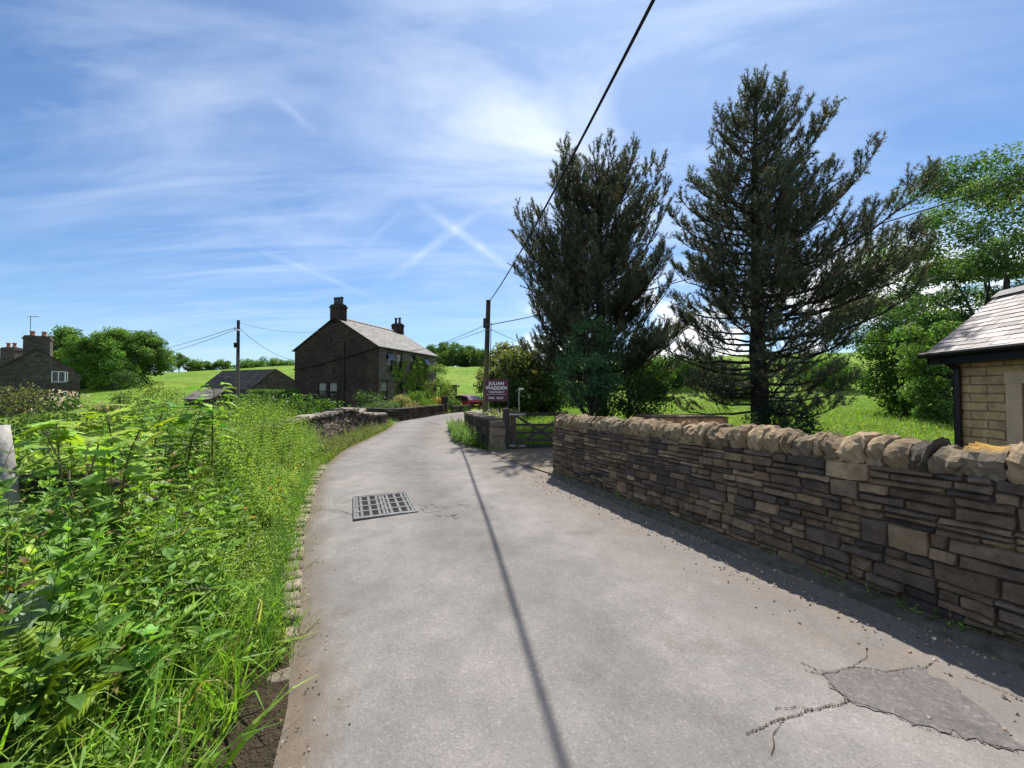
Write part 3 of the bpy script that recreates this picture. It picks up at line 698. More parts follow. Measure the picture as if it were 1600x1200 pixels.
def gable_full(mb, A, u, n, W, z0, ze, zr, h, rev=.14):
    """gable end with one opening that may reach into the triangle"""
    top = lambda x: ze + (zr - ze) * (1 - abs(2 * x / W - 1)); cuts = sorted({0.0, W / 2, W, h[0], h[1], *np.linspace(0, W, 7)})
    P = lambda x, z, d=0.0: V3(np.asarray(A) + np.asarray(u) * x - np.asarray(n) * d, z)
    for a, b in zip(cuts[:-1], cuts[1:]):
        segs = [((z0, z0), (h[2], h[2])), ((h[3], h[3]), (top(a), top(b)))] if h[0] < (a + b) / 2 < h[1] else [((z0, z0), (top(a), top(b)))]
        for (p, q), (r, s) in segs: quad(mb, P(a, p), P(b, q), P(b, s), P(a, r), [(a, p, 0), (b, q, 0), (b, s, 0), (a, r, 0)])
    a, b, c, d = h
    for (x0, q0, x1, q1) in ((a, c, a, d), (b, c, b, d), (a, d, b, d), (a, c, b, c)): quad(mb, P(x0, q0), P(x1, q1), P(x1, q1, rev), P(x0, q0, rev), [(x0, q0, 0), (x1, q1, 0), (x1 + rev, q1, 0), (x0 + rev, q0, 0)])
def gable(mb, A, u, n, W, ze, zr, off=0, apex=.5):
    """triangle on top of a wall panel, in strips so the coursing continues"""
    K = 10
    for k in range(K):
        a, b = ze + (zr - ze) * k / K, ze + (zr - ze) * (k + 1) / K
        xa0, xb0 = W * apex * k / K, W * apex * (k + 1) / K; xa1, xb1 = W - W * (1 - apex) * k / K, W - W * (1 - apex) * (k + 1) / K
        P = lambda x, z: V3(np.asarray(A) + np.asarray(u) * x, z)
        quad(mb, P(xa0, a), P(xa1, a), P(xb1, b), P(xb0, b), [(xa0, a, 0), (xa1, a, 0), (xb1, b, 0), (xb0, b, 0)])

# --- the stone farmhouse by the bend
M['frontstone'] = m_masonry('lit_front_stone', (.25, .20, .165), (.135, .112, .095), (.17, .14, .12), grime=(.075, .06, .052), gamt=.4)  # lighter copy of the house stone; grazing sunlight brightened into the colour
C0 = np.array([-11.1, 32.0]); uF = unit(np.array([.326, .945])); uG = np.array([-uF[1], uF[0]]); nF = np.array([uF[1], -uF[0]]); nG = -uF
Lf, Wg, ZE, ZR = 9.4, 9.25, 5.38, 8.1
hs_ = empty('stone_house', 'dark two storey stone house with ivy front, grey slate roof and two chimneys', 'house', (*C0, 0))
holesF = [(1.0, 1.85, 3.45, 5.0), (2.5, 3.25, 3.45, 5.0), (4.6, 5.4, 3.45, 5.0), (6.8, 7.7, 3.45, 5.0), (.3, 1.2, .85, 2.45), (2.15, 3.45, .85, 2.45), (5.2, 6.1, .05, 2.2)]
holesG = [(4.4, 5.3, .85, 2.4), (5.6, 6.5, .85, 2.4)]
b = MB(); panel(b, C0, uF, nF, Lf, -1.2, ZE, holesF); b.build('front_wall', M['frontstone'], hs_)
b = MB(); panel(b, C0, uG, nG, Wg, -1.2, ZE, holesG, off=3.3); gable(b, C0, uG, nG, Wg, ZE, ZR)
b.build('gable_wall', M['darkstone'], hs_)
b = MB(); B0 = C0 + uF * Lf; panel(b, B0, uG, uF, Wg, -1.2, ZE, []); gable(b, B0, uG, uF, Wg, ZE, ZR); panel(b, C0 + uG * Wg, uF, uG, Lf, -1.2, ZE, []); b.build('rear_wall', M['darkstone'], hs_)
for k, h in enumerate(holesF[:6]): window(hs_, C0, uF, nF, *h, lights=2 if k == 5 else 1, blind=(.0, 0, 0, 0, .45, 0)[k], stonec=(.085, .07, .06))
for k, h in enumerate(holesG): window(hs_, C0, uG, nG, *h, lights=1, blind=(.45, .4)[k], stonec=(.05, .04, .036))
w = MB(); obox(w, C0, uF, nF, 5.2, 6.1, -.12, -.07, .05, 2.2); w.build('door', M['redplastic'] if False else M['frame'], hs_)
# open top lights of two upper windows tilt outwards
for h in (holesF[0], holesF[3]):
    A = V3(C0 + uF * (h[0] + .06), h[3] - .08); Bq = V3(C0 + uF * (h[1] - .06), h[3] - .08); o = V3(nF * .34, -.62)
    m = MB(); quad(m, A, Bq, Bq + o, A + o); quad(m, A + V3(nF * .02, .01), Bq + V3(nF * .02, .01), Bq + o + V3(nF * .02, .01), A + o + V3(nF * .02, .01)); m.build('casement', M['glass'], hs_)
rf = MB(); ov = .25; half = Wg / 2; sl = math.hypot(half, ZR - ZE); S1 = unit(np.array([*(uG * half), ZR - ZE])); S2 = unit(np.array([*(-uG * half), ZR - ZE]))
slates(rf, V3(C0 + uF * -.14, ZE + .05) - S1 * ov, V3(uF, 0), S1, Lf + .28, sl + ov + .03, .34, .27, R, SL_GREY)
slates(rf, V3(C0 + uG * Wg + uF * -.14, ZE + .05) - S2 * ov, V3(uF, 0), S2, Lf + .28, sl + ov + .03, .5, .4, R, SL_GREY)
for k in range(22):
    x0 = -.14 + (Lf + .28) * k / 22; x1 = x0 + (Lf + .28) / 22 - .01; p = C0 + uG * half
    m0 = V3(p + uF * x0, ZR + .16); m1 = V3(p + uF * x1, ZR + .16); l = V3(uG * .17, -.12)
    rf.add(np.array([m0, m1, m1 + l, m0 + l, m1 - l * np.array([1, 1, -1]), m0 - l * np.array([1, 1, -1])]), [np.array([(0,1,2,3),(0,1,4,5)])], (.13, .12, .11))
roof = rf.build('roof', M['slate'], hs_)
chimney(hs_, C0 + uG * half + uF * .36, uG, 1.2, .72, ZR - .5, 9.3, 3, 'darkstone', 'buffpot', pot_h=.66)
chimney(hs_, C0 + uG * half + uF * (Lf - .4), uG, 1.1, .7, ZR - .5, 9.05, 2, 'darkstone', 'buffpot', pot_h=.66)
b = MB(); gp = [V3(C0 + uG * 3.6 + nG * .07, z) for z in np.linspace(-.5, 5.9, 6)]; b.tube(gp, .05, 8); b.build('drainpipe', M['darkmetal'], hs_)
b = MB(); cp = [V3(C0 + uG * q + nG * .09, 5.33 - (q / 9.3) * 1.72 - .12 * math.sin(q / 9.3 * math.pi)) for q in np.linspace(-.05, 9.3, 12)]; b.tube(cp, .055, 6); b.build('cable_duct', M['cable'], hs_)
b = MB(); b.tube([V3(C0 + uF * q + nF * .17, ZE - .06) for q in np.linspace(-.1, Lf + .1, 4)], .07, 8); b.build('gutter', M['darkmetal'], hs_)

# outhouse at the far end of the front
oh = empty('outhouse', 'small dark flat roofed stone outhouse at far end of ivy covered house front', 'outhouse', (-6.3, 41, 0))
oc = np.array([-7.6, 40.6]); b = MB(); panel(b, oc, (1, 0), (0, -1), 1.5, -.3, 2.1, []); panel(b, oc + (1.5, 0), (0, 1), (1, 0), 2, -.3, 2.1, [(.5, 1.3, 0, 1.9)]); panel(b, oc, (0, 1), (-1, 0), 2, -.3, 2.1, []); panel(b, oc + (0, 2), (1, 0), (0, 1), 1.5, -.3, 2.1, []); b.build('wall', M['barnstone'], oh)
b = MB(); b.box((oc[0] - .2, oc[1] - .2, 2.1), (oc[0] + 1.75, oc[1] + 2.2, 2.32)); b.build('roof', M['frame'], oh)
b = MB(); b.box((oc[0] + 1.42, oc[1] + .5, 0), (oc[0] + 1.46, oc[1] + 1.3, 1.9)); b.build('door', M['frame'], oh)

# --- barn behind the garden
bn = empty('barn', 'low stone barn with dark slate roof behind hedge beside the house', 'barn', (at(425, 41), 41, 0))
bp = np.array([at(392, 41), 41.0]); bu = unit(np.array([.985, .17])); bn_ = np.array([bu[1], -bu[0]]); bv = -bn_
BW, BZE, BZR = 5.6, 1.95, 4.0
b = MB(); panel(b, bp, bu, bn_, BW, -1.5, BZE, []); gable(b, bp, bu, bn_, BW, BZE, BZR, apex=.42)
LB = 9.0; bw = unit(np.array([-.92, .39]))     # roof ridge runs to the left and away
panel(b, bp, bw, -np.array([-bw[1], bw[0]]), LB, -1.5, BZE, []); panel(b, bp + bu * BW, bw, -bn_, LB, -1.5, BZE, []); panel(b, bp + bw * LB, bu, bv, BW, -1.5, BZE, []); gable(b, bp + bw * LB, bu, bv, BW, BZE, BZR, apex=.42)
b.build('wall', M['barnstone'], bn)
rf = MB(); ap = V3(bp + bu * BW * .42, BZR + .04); el = V3(bp, BZE + .04); er = V3(bp + bu * BW, BZE + .04)
for (e_, ch_) in ((el, .3), (er, .4)):
    S_ = ap - e_; l_ = np.linalg.norm(S_); slates(rf, e_ - S_ / l_ * .25 - V3(bw, 0) * .15, V3(bw, 0), S_ / l_, LB + .3, l_ + .27, .4, ch_, R, SL_DARK, th=.02)
rf.build('roof', M['slate'], bn)
ln = empty('lean_to_shed', 'low shed with pale grey roof just in front of the barn', 'shed', (at(298, 38), 38, 0))
lc = np.array([at(288, 38), 38.0]); b = MB(); panel(b, lc, (1, 0), (0, -1), 2.6, -1.5, .9, []); panel(b, lc, (0, 1), (-1, 0), 2, -1.5, .9, []); panel(b, lc + (2.6, 0), (0, 1), (1, 0), 2, -1.5, .9, []); b.build('wall', M['barnstone'], ln)
rf = MB(); S_ = unit(np.array([0, 1, .45])); slates(rf, V3(lc + (-.15, -.2), .86), (1, 0, 0), S_, 2.9, 2.5, .4, .3, R, [((.15, .13, .12), 1), ((.11, .098, .09), 1)]); rf.build('roof', M['slate'], ln)

# --- cottage at the left edge
ct = empty('stone_cottage', 'dark stone cottage with white casement window in its gable at left edge', 'cottage', (at(55, 33), 33, -1))
cu = unit(np.array([.78, .62])); cn = -unit(np.array([-.77, .64]))
CW, CZE, CZR = 5.0, 3.15, 5.2; cA = np.array([at(125, 34), 34.0]) - cu * CW
hx = 3.33
b = MB(); gable_full(b, cA, cu, cn, CW, -2, CZE, CZR, (hx, hx + .8, 2.42, 3.36)); panel(b, cA + cu * CW, -cn, cu, 9, -2, CZE, []); panel(b, cA, -cn, -cu, 9, -2, CZE, []); panel(b, cA - cn * 9, cu, -cn, CW, -2, CZE, []); gable(b, cA - cn * 9, cu, -cn, CW, CZE, CZR)
b.build('wall', M['cottagestone'], ct)
window(ct, cA, cu, cn, hx, hx + .8, 2.42, 3.36, 'white', 2, 0, transom=0, d=-.03, stonec=(.09, .075, .065))
m = MB(); p0 = V3(cA + cu * (hx + .78) + cn * .02, 2.46); o = V3(cu * .12 + cn * .5, 0)
for (a0, a1, z0, z1) in ((0, 1, 0, .06), (0, 1, .79, .85), (0, .12, .06, .79), (.88, 1, .06, .79)):
    q = [p0 + o * a0 + V3((0, 0), z0), p0 + o * a1 + V3((0, 0), z0), p0 + o * a1 + V3((0, 0), z1), p0 + o * a0 + V3((0, 0), z1)]; w_ = V3(cu * .04, 0)
    m.add(np.array(q + [x + w_ for x in q]), [np.array([(0,1,2,3),(7,6,5,4),(0,1,5,4),(2,3,7,6),(1,2,6,5),(3,0,4,7)])])
m.build('open_casement', M['white'], ct)
rf = MB(); h2 = CW / 2; l_ = math.hypot(h2, CZR - CZE)
for (e_, d_) in ((cA, cu), (cA + cu * CW, -cu)):
    S_ = unit(np.array([*(d_ * h2), CZR - CZE])); slates(rf, V3(e_ + cn * .12, CZE + .05) - S_ * .2, V3(-cn, 0), S_, 9.2, l_ + .22, .4, .3, R, [((.085, .075, .07), 2), ((.12, .10, .085), 1), ((.06, .053, .05), 1)], th=.018)
rf.build('roof', M['slate'], ct)
chimney(ct, cA + cu * (h2 + .05) - cn * .4, cu, 1.5, .7, CZR - 1.0, 6.35, 2, 'cottagestone', 'terracotta', pot_h=.4)
b = MB(); ap_ = V3(cA + cu * (h2 - .4) - cn * .4, 6.3); b.tube([ap_, ap_ + (0, 0, 1.75)], .02, 6); b.tube([ap_ + (-.25, 0, 1.68), ap_ + (.7, 0, 1.66)], .015, 5)
for k in range(6): b.tube([ap_ + (-.15 + k * .15, -.2, 1.67), ap_ + (-.15 + k * .15, .2, 1.67)], .01, 4)
b.build('aerial', M['darkmetal'], ct)
c2 = empty('stone_cottage', 'further cottage with reddish chimney pots, its roof end cut by left edge', 'cottage', (at(-30, 40), 40, -1))
cB = np.array([at(-75, 40), 40.0]); b = MB(); panel(b, cB, (1, 0), (0, -1), 5.2, -2, 3.6, []); panel(b, cB + (5.2, 0), (0, 1), (1, 0), 7, -2, 3.6, []); panel(b, cB, (0, 1), (-1, 0), 7, -2, 3.6, []); gable(b, cB, (1, 0), (0, -1), 5.2, 3.6, 5.2); b.build('wall', M['cottagestone'], c2)
rf = MB(); l_ = math.hypot(2.6, 1.6)
for (x, sg) in ((0, 1), (5.2, -1)): slates(rf, V3(cB + (x - .2 * sg, -.12), 3.55), (0, 1, 0), unit(np.array([sg * 2.6, 0, 1.6])), 7.2, l_ + .25, .4, .3, R, SL_DARK)
rf.build('roof', M['slate'], c2)
chimney(c2, cB + (5.05, .8), np.array([1., 0]), 1.5, .7, 4.0, 6.3, 2, 'cottagestone', 'terracotta', pot_h=.5)

# --- small buff stone building on the right
sb = empty('stone_shelter', 'small buff coursed stone building with slate roof and black gutter behind right wall', 'building', (8.5, 5, 0))
e_ = unit(np.array([-.196, -.981])); r_ = np.array([-e_[1], e_[0]]); E0 = np.array([7.56, 7.0]); ZEV = 2.3
M['buffstone'] = m_masonry('buff_coursed_stone', (.74, .46, .19), (.62, .40, .18), (.28, .19, .11), .55, .145, (.3, .22, .14), .25)
K0 = E0 + e_ * .25 + r_ * .27; WL = 5.0; WW = 1.75
b = MB(); panel(b, K0, e_, -r_, WL, -.2, 2.12, [(1.02, 2.3, .5, 1.72)], .2); panel(b, K0, r_, -e_, WW, -.2, 2.12, [], off=3); gable(b, K0, r_, -e_, WW, 2.12, 3.05); panel(b, K0 + e_ * WL, r_, e_, WW, -.2, 2.12, []); gable(b, K0 + e_ * WL, r_, e_, WW, 2.12, 3.05); panel(b, K0 + r_ * WW, e_, r_, WL, -.2, 2.12, [])
b.build('wall', M['buffstone'], sb)
window(sb, K0, e_, -r_, 1.02, 2.3, .5, 1.72, 'frame', 2, 0, sill=False)
b = MB(); sc_ = (.72, .48, .27)
for (x0, x1, z0, z1) in ((.80, 1.02, .42, 1.72), (2.3, 2.52, .42, 1.72), (.78, 2.54, 1.723, 1.90), (.78, 2.54, .28, .417)): obox(b, K0, e_, -r_, x0, x1, -.12, .012, z0, z1, sc_)
b.build('window_surround', M['sandstone'], sb)
rf = MB(); run = 1.13; rise = 1.03; S1 = unit(np.array([*(r_ * run), rise])); S2 = unit(np.array([*(-r_ * run), rise])); l_ = math.hypot(run, rise)
slates(rf, V3(E0, ZEV), V3(e_, 0), S1, WL + .5, l_ + .02, .29, .115, R, SL_NEW, th=.008)
slates(rf, V3(E0 + r_ * 2 * run, ZEV), V3(e_, 0), S2, WL + .5, l_ + .02, .29, .2, R, SL_NEW, th=.008)
rg = E0 + r_ * run
for k in range(11):
    a, b2 = V3(rg + e_ * (k * .5 - .02), ZEV + rise + .06), V3(rg + e_ * (k * .5 + .475), ZEV + rise + .06); l = V3(r_ * .13, -.115); l2 = V3(-r_ * .13, -.115)
    rf.add(np.array([a, b2, b2 + l, a + l, b2 + l2, a + l2]), [np.array([(0,1,2,3),(0,1,4,5)])], np.array((.15, .14, .145)) * R.uniform(.8, 1.15))
rf.build('roof', M['slate'], sb)
b = MB(); obox(b, E0, e_, -r_, .02, WL + .5, -.05, -.02, ZEV - .22, ZEV - .02); obox(b, E0, e_, -r_, .02, WL + .5, -.30, -.05, ZEV - .22, ZEV - .19); b.build('fascia', M['darkmetal'], sb)
b = MB(); b.tube([V3(E0 - r_ * .03 + e_ * q, ZEV - .045) for q in np.linspace(-.08, WL + .5, 5)], .055, 10); b.build('gutter', M['darkmetal'], sb)
b = MB(); dp = K0 - r_ * .06 + e_ * .07; b.tube([V3(E0 - r_ * .03 + e_ * .3, ZEV - .1), V3(dp, ZEV - .3), V3(dp, ZEV - .5), V3(dp, 1.0), V3(dp, 0)], .048, 10); b.tube([V3(dp, 1.22), V3(dp, 1.28)], .058, 10); b.build('drainpipe', M['darkmetal'], sb)
for (xx, sg) in ((-.01, 1), ):
    b = MB()
    for S_, b0 in ((S1, E0), (S2, E0 + r_ * 2 * run)):
        p0 = V3(b0 + e_ * .01, ZEV - .035); q0 = p0 + S_ * l_; dwn = np.array([0, 0, -.17]); th = V3(e_ * .03, 0)
        b.add(np.array([p0, q0, q0 + dwn, p0 + dwn, p0 + th, q0 + th, q0 + dwn + th, p0 + dwn + th]), [np.array([(0,1,2,3),(4,5,6,7),(3,2,6,7),(0,1,5,4),(0,3,7,4)])])
    b.build('barge_board', M['darkmetal'], sb)

# --- garden wall and gate pillar in front of the house
gp_ = Path([(-8.6, 22.2), (-6.35, 20.5), (-5.75, 24.0), (-5.1, 27.6)]); gw = empty('garden_wall', 'low dark garden wall at road edge in front of the stone house', 'wall', (-5.1, 27.6, 0))
b = MB(); hg = lambda q: .62 + 0 * q; wall_core(b, gp_, -.02, -.28 + .56, hg); stones_face(b, gp_, -1, .62, R, .16, dk, off=.3, zfun=None); stones_face(b, gp_, 1, .62, R, .18, dk)
b.build('wall_face', M['stone'], gw)
b = MB(); q = np.linspace(0, gp_.len, 26); P = gp_.pos(q); n = gp_.nrm(q)
for a in range(25):
    V = [(*(P[a] + n[a] * .05), .625), (*(P[a + 1] + n[a + 1] * .05), .625), (*(P[a + 1] - n[a + 1] * .35), .625), (*(P[a] - n[a] * .35), .625)]
    V = np.array(V + [(v[0], v[1], .68 + R.uniform(0, .02)) for v in V]); b.add(V, [np.array([(0,1,5,4),(1,2,6,5),(2,3,7,6),(3,0,4,7),(4,5,6,7)])], np.array((.10, .085, .07)) * R.uniform(.7, 1.2))
b.build('wall_cap', M['stone'], gw)
g2 = Path([(-4.75, 29.3), (-3.7, 32.4)]); gw2 = empty('garden_wall', 'short low garden wall beyond the gate pillar, near the red car', 'wall', (-3.7, 32.4, 0))
b = MB(); wall_core(b, g2, -.02, .28, lambda q: .5 + 0 * q, c=(.07, .06, .05)); stones_face(b, g2, -1, .5, R, .16, dk, off=.3); stones_face(b, g2, 1, .5, R, .16, dk); b.build('wall_face', M['stone'], gw2)
gp2 = empty('gate_pillar', 'dark square stone gate pillar between the two low garden walls', 'pillar', (-4.95, 28.4, 0))
b = MB(); b.box((-5.2, 28.2, -.1), (-4.75, 28.65, 1.12)); b.build('shaft', M['darkstone'], gp2)
b = MB(); V, Fq = rough_block(.56, .56, .14, R, 4, .3, .02); b.add(V + np.array([-4.97, 28.42, 1.12]), [Fq], (.08, .07, .06)); b.build('cap_stone', M['coping'], gp2)

# ------------------------------------------------------------------ gate
gt = empty('field_gate', 'dark weathered timber gate with crossed braces between gatepost and stone wall', 'gate', (.4, 10.6, 0))
gA, gB = np.array([.02, 10.62]), np.array([1.52, 10.45]); gu = unit(gB - gA); gn = np.array([gu[1], -gu[0]]); gl = np.linalg.norm(gB - gA)
wcol = lambda: np.array((.045, .037, .03)) * R.uniform(.75, 1.3)
for (z0, z1) in ((.94, 1.03), (.66, .72), (.44, .50), (.25, .31), (.09, .15)):
    b = MB(); obox(b, gA, gu, gn, .09, gl - .09, -.02, .012, z0, z1, wcol()); b.build('rail', M['wood'], gt)
for (x0, x1) in ((0, .09), (gl - .09, gl)):
    b = MB(); obox(b, gA, gu, gn, x0, x1, -.035, .035, .06, 1.06, wcol() * 1.2); b.build('stile', M['wood'], gt)
for (x0, z0, x1, z1) in ((.1, .93, gl - .1, .12), (gl - .1, .93, .1, .12)):
    b = MB(); a = np.array([x0, z0]); c = np.array([x1, z1]); dd = unit(c - a); pp_ = np.array([-dd[1], dd[0]]) * .035; off = .014 if x0 < x1 else .042
    cs = [a + pp_, a - pp_, c - pp_, c + pp_]; V = [V3(gA + gu * q[0] + gn * (off + w_), q[1]) for w_ in (0, .026) for q in cs]
    b.add(np.array(V), [np.array([(0,1,2,3),(4,5,6,7),(0,1,5,4),(1,2,6,5),(2,3,7,6),(3,0,4,7)])], wcol() * 1.2); b.build('brace', M['wood'], gt)
b = MB(); obox(b, gA, gu, gn, -.1, .35, .04, .05, .955, 1.0); galv = m_plain('galvanised', (.3, .3, .31), .5, .4, .6); b.build('hinge_strap', galv, gt); b = MB(); obox(b, gA, gu, gn, -.1, .35, .04, .05, .1, .14); b.build('hinge_strap', galv, gt)
gps = empty('gate_post', 'thick dark square timber gatepost with pyramid top beside short wall', 'post', (-.14, 10.68, 0))
b = MB(); b.box((-.25, 10.58, -.2), (-.05, 10.78, 1.12), (.05, .043, .038)); t_ = np.array([(-.25,10.58,1.12),(-.05,10.58,1.12),(-.05,10.78,1.12),(-.25,10.78,1.12),(-.15,10.68,1.17)]); b.add(t_, [np.array([(0,1,4),(1,2,4),(2,3,4),(3,0,4)])], (.06, .05, .045)); b.build('shaft', M['wood'], gps)
b = MB(); b.box((-.045, 10.6, -.1), (.015, 10.72, 1.05), (.05, .043, .037)); b.build('hanging_stile', M['wood'], gps)

# timber planter / compost bay behind the wall
pb = empty('timber_planter', 'orange brown timber plank box with felt edge behind the right stone wall', 'planter', (5.0, 11.3, 0))
px0, px1, py0, py1, pz = at(1016, 11), at(1136, 11), 11.0, 12.3, .86
for k in range(5):
    b = MB(); z0 = .02 + k * .168; b.box((px0, py0, z0), (px1, py0 + .03, z0 + .16), np.array((.62, .31, .15)) * R.uniform(.75, 1.15)); b.box((px0, py1 - .03, z0), (px1, py1, z0 + .16), (.3, .14, .07)); b.box((px0, py0 + .03, z0), (px0 + .03, py1 - .03, z0 + .16), (.25, .12, .06)); b.box((px1 - .03, py0 + .03, z0), (px1, py1 - .03, z0 + .16), (.25, .12, .06)); b.build('plank', M['wood'], pb)
for x in np.linspace(px0, px1 - .09, 4):
    b = MB(); b.box((x, py0 - .03, 0), (x + .09, py0 - .002, pz), (.33, .2, .1)); b.build('corner_post' if x in (px0,) else 'batten', M['wood'], pb)
b = MB(); b.box((px0 - .02, py0 - .045, pz), (px1 + .02, py1 + .02, pz + .02), (.13, .095, .065)); b.build('lid', M['wood'], pb)

# ------------------------------------------------------------------ poles, cables, signs
up = empty('utility_pole', 'mossy wooden utility pole beside the maroon for sale board', 'utility pole', (-1.3, 19, 0))
PT = np.array([-1.17, 19.0, 6.15]); pb0 = np.array([-1.36, 19.0, -.3])
zs_ = np.linspace(0, 1, 12)[:, None]; b = MB(); cc = np.repeat(np.array([(.13, .115, .05)] * 7 + [(.06, .05, .035)] * 5), 10, axis=0); b.tube(pb0 + (PT - pb0) * zs_, np.linspace(.15, .115, 12), 10, cc); b.build('shaft', M['wood'], up)
b = MB(); b.box((-1.42, 18.86, 4.75), (-1.28, 19.02, 5.22)); b.build('junction_box', M['darkmetal'], up)
b = MB(); b.tube([(-1.08, 18.88, 2.4), (-1.03, 18.88, 5.0)], .022, 6); b.build('cable_guard', M['iron'], up)
for z in (4.62, 4.9):
    b = MB(); b.box((-1.28, 18.86, z), (-1.14, 18.9, z + .05)); b.tube([(-1.12, 18.9, z + .02), (-.98, 18.9, z + .02)], .02, 6); b.build('bracket', M['iron'], up)
up2 = empty('utility_pole', 'slim dark wooden utility pole standing in front of the barn', 'utility pole', (at(371, 27), 27, -.8))
q0 = np.array([at(371.5, 27), 27, -1.2]); q1 = np.array([at(371, 27), 27, zt(500, 27)])
b = MB(); b.tube(q0 + (q1 - q0) * zs_, np.linspace(.13, .095, 12), 8, np.repeat(np.array([(.14, .12, .105)] * 8 + [(.05, .045, .04)] * 4), 8, axis=0)); b.build('shaft', M['wood'], up2)
b = MB(); b.box((q1[0] - .18, 26.86, q1[2] - .75), (q1[0] + .18, 26.92, q1[2] - .66)); b.build('crossarm', M['wood'], up2)
for s_ in (-1, 1):
    b = MB(); b.lathe([(.03, 0), (.05, .03), (.03, .07), (.05, .1), (.02, .14)], (q1[0] + s_ * .15, 26.89, q1[2] - .66), 8); b.build('insulator', M['buffpot'], up2)
b = MB(); b.box((q1[0] - .17, 26.8, q1[2] - 1.95), (q1[0] - .08, 26.95, q1[2] - 1.6)); b.build('terminal_box', M['darkmetal'], up2)
def cable(A, B, sag, r, label, group=None):
    A = np.array(A, float); B = np.array(B, float); t = np.linspace(0, 1, 40)[:, None]; P = A + (B - A) * t; P[:, 2] -= 4 * sag * (t * (1 - t))[:, 0]
    o = MB().tube(P, r, 6).build('overhead_cable', M['cable'], None, True, origin=A); tag(o, label, 'cable', group)
wd = unit(np.array([1.47 + 1.17, 4.25 - 19])); far = PT[:2] + wd * 27
cable(PT - (0, 0, .12), (*far, 6.9), .75, .022, 'thick black cable overhead from pole by for sale board over the road')
cable((-1.3, 18.9, 4.9), V3(C0 + uF * 3.6 + nF * .1, ZE - .1), .25, .013, 'thin upper wire from mossy pole to eaves of the stone house')
cable((-1.3, 18.9, 4.65), V3(C0 + uF * 2.2 + nF * .1, ZE - .15), .3, .011, 'thin lower wire from mossy pole to eaves of the stone house')
cable((-1.0, 18.9, 4.92), (14.5, 10.4, 7.6), .35, .02, 'thin wire from mossy pole passing behind and between the two pines to right edge')
cable((-1.0, 18.9, 4.66), (8, 45, 5.5), .4, .012, 'short wire from mossy pole toward trees behind the footpath sign')
cable((q1[0] - .15, 26.89, q1[2] - .55), (at(200, 60), 60, zt(555, 60)), .3, .016, 'upper wire from slim pole to left over the green field')
cable((q1[0] - .15, 26.89, q1[2] - .7), (at(200, 58), 58, zt(560, 58)), .5, .016, 'lower wire from slim pole to left over the green field')
cable((q1[0] + .15, 26.89, q1[2] - .2), V3(C0 + uG * 6, 7.0), .35, .012, 'upper wire from slim pole to roof of the stone house')
cable((q1[0] + .15, 26.89, q1[2] - .6), V3(C0 + uG * 8.8 + nG * .1, 4.4), .45, .014, 'lower wire from slim pole to gable of the stone house')

fs = empty('for_sale_sign', 'maroon estate agent for sale board with white lettering behind the short wall', 'sign', (-.25, 13.5, 0))
sx0, sx1, sz0, sz1 = at(757.5, 13.5), at(794, 13.5), zt(627, 13.5), zt(593, 13.5)
b = MB(); b.box((sx0, 13.47, sz0), (sx1, 13.49, sz1)); bd = b.build('board', M['maroon'], fs)
b = MB(); b.box((sx1 - .03, 13.5, -.2), (sx1 + .03, 13.56, sz1 + .02), (.045, .04, .035)); b.build('post', M['wood'], fs)
def text(s, x, z, size, parent, y, sx=1.0):
    cu_ = bpy.data.curves.new('lettering', 'FONT'); cu_.body = s; cu_.size = size; cu_.align_x = 'CENTER'; cu_.extrude = .002; cu_.offset = .004 * size / .15; cu_.space_character = 1.12
    o = bpy.data.objects.new('lettering', cu_); COL.objects.link(o); cu_.materials.append(M['lettering'])
    bpy.context.view_layer.update(); me = bpy.data.meshes.new_from_object(o); bpy.data.objects.remove(o); me.name = 'lettering'
    o = bpy.data.objects.new('lettering', me); COL.objects.link(o); o.parent = parent
    o.location = np.array([x, y, z]) - rootloc(parent); o.rotation_euler = (math.pi / 2, 0, 0); o.scale = (sx, 1, 1); return o
scx = (sx0 + sx1) / 2; hgt = sz1 - sz0
text('JULIAN', scx, sz1 - .19, .155, fs, 13.464); text('WADDEN', scx, sz1 - .345, .155, fs, 13.464); text('FOR', scx - .175, sz0 + .085, .095, fs, 13.464, 1.05); text('SALE', scx + .12, sz0 + .085, .095, fs, 13.464, 1.05)
b = MB(); b.box((scx - .36, 13.463, sz0 + .235), (scx + .36, 13.469, sz0 + .243)); b.build('rule_line', M['lettering'], fs)
for k, (wd_, z) in enumerate(((.14, .405), (.30, .345), (.27, .315), (.24, .29))):
    b = MB(); b.box((scx - wd_, 13.463, sz0 + z), (scx + wd_, 13.469, sz0 + z + .009))
    b.build('small_print', M['lettering'], fs)
fp = empty('footpath_sign', 'small pale fingerpost sign on thin metal pole in grass behind gate', 'signpost', (at(811, 19), 19, 0))
b = MB(); b.tube([(at(811, 19), 19, 0), (at(811, 19), 19, zt(606, 19))], .028, 8); b.build('pole', M['chrome'], fp)
b = MB(); xa = at(811, 19); za = zt(606, 19); V = [(xa, 18.96, za), (xa + .2, 18.96, za), (xa + .25, 18.96, za - .05), (xa + .2, 18.96, za - .1), (xa, 18.96, za - .1)]; V = np.array(V + [(v[0], 18.98, v[2]) for v in V]); b.add(V, [np.array([(0,1,2,3,4),(9,8,7,6,5)]), np.array([(i, (i + 1) % 5, 5 + (i + 1) % 5, 5 + i) for i in range(5)])]); b.build('finger_board', M['white'], fp)

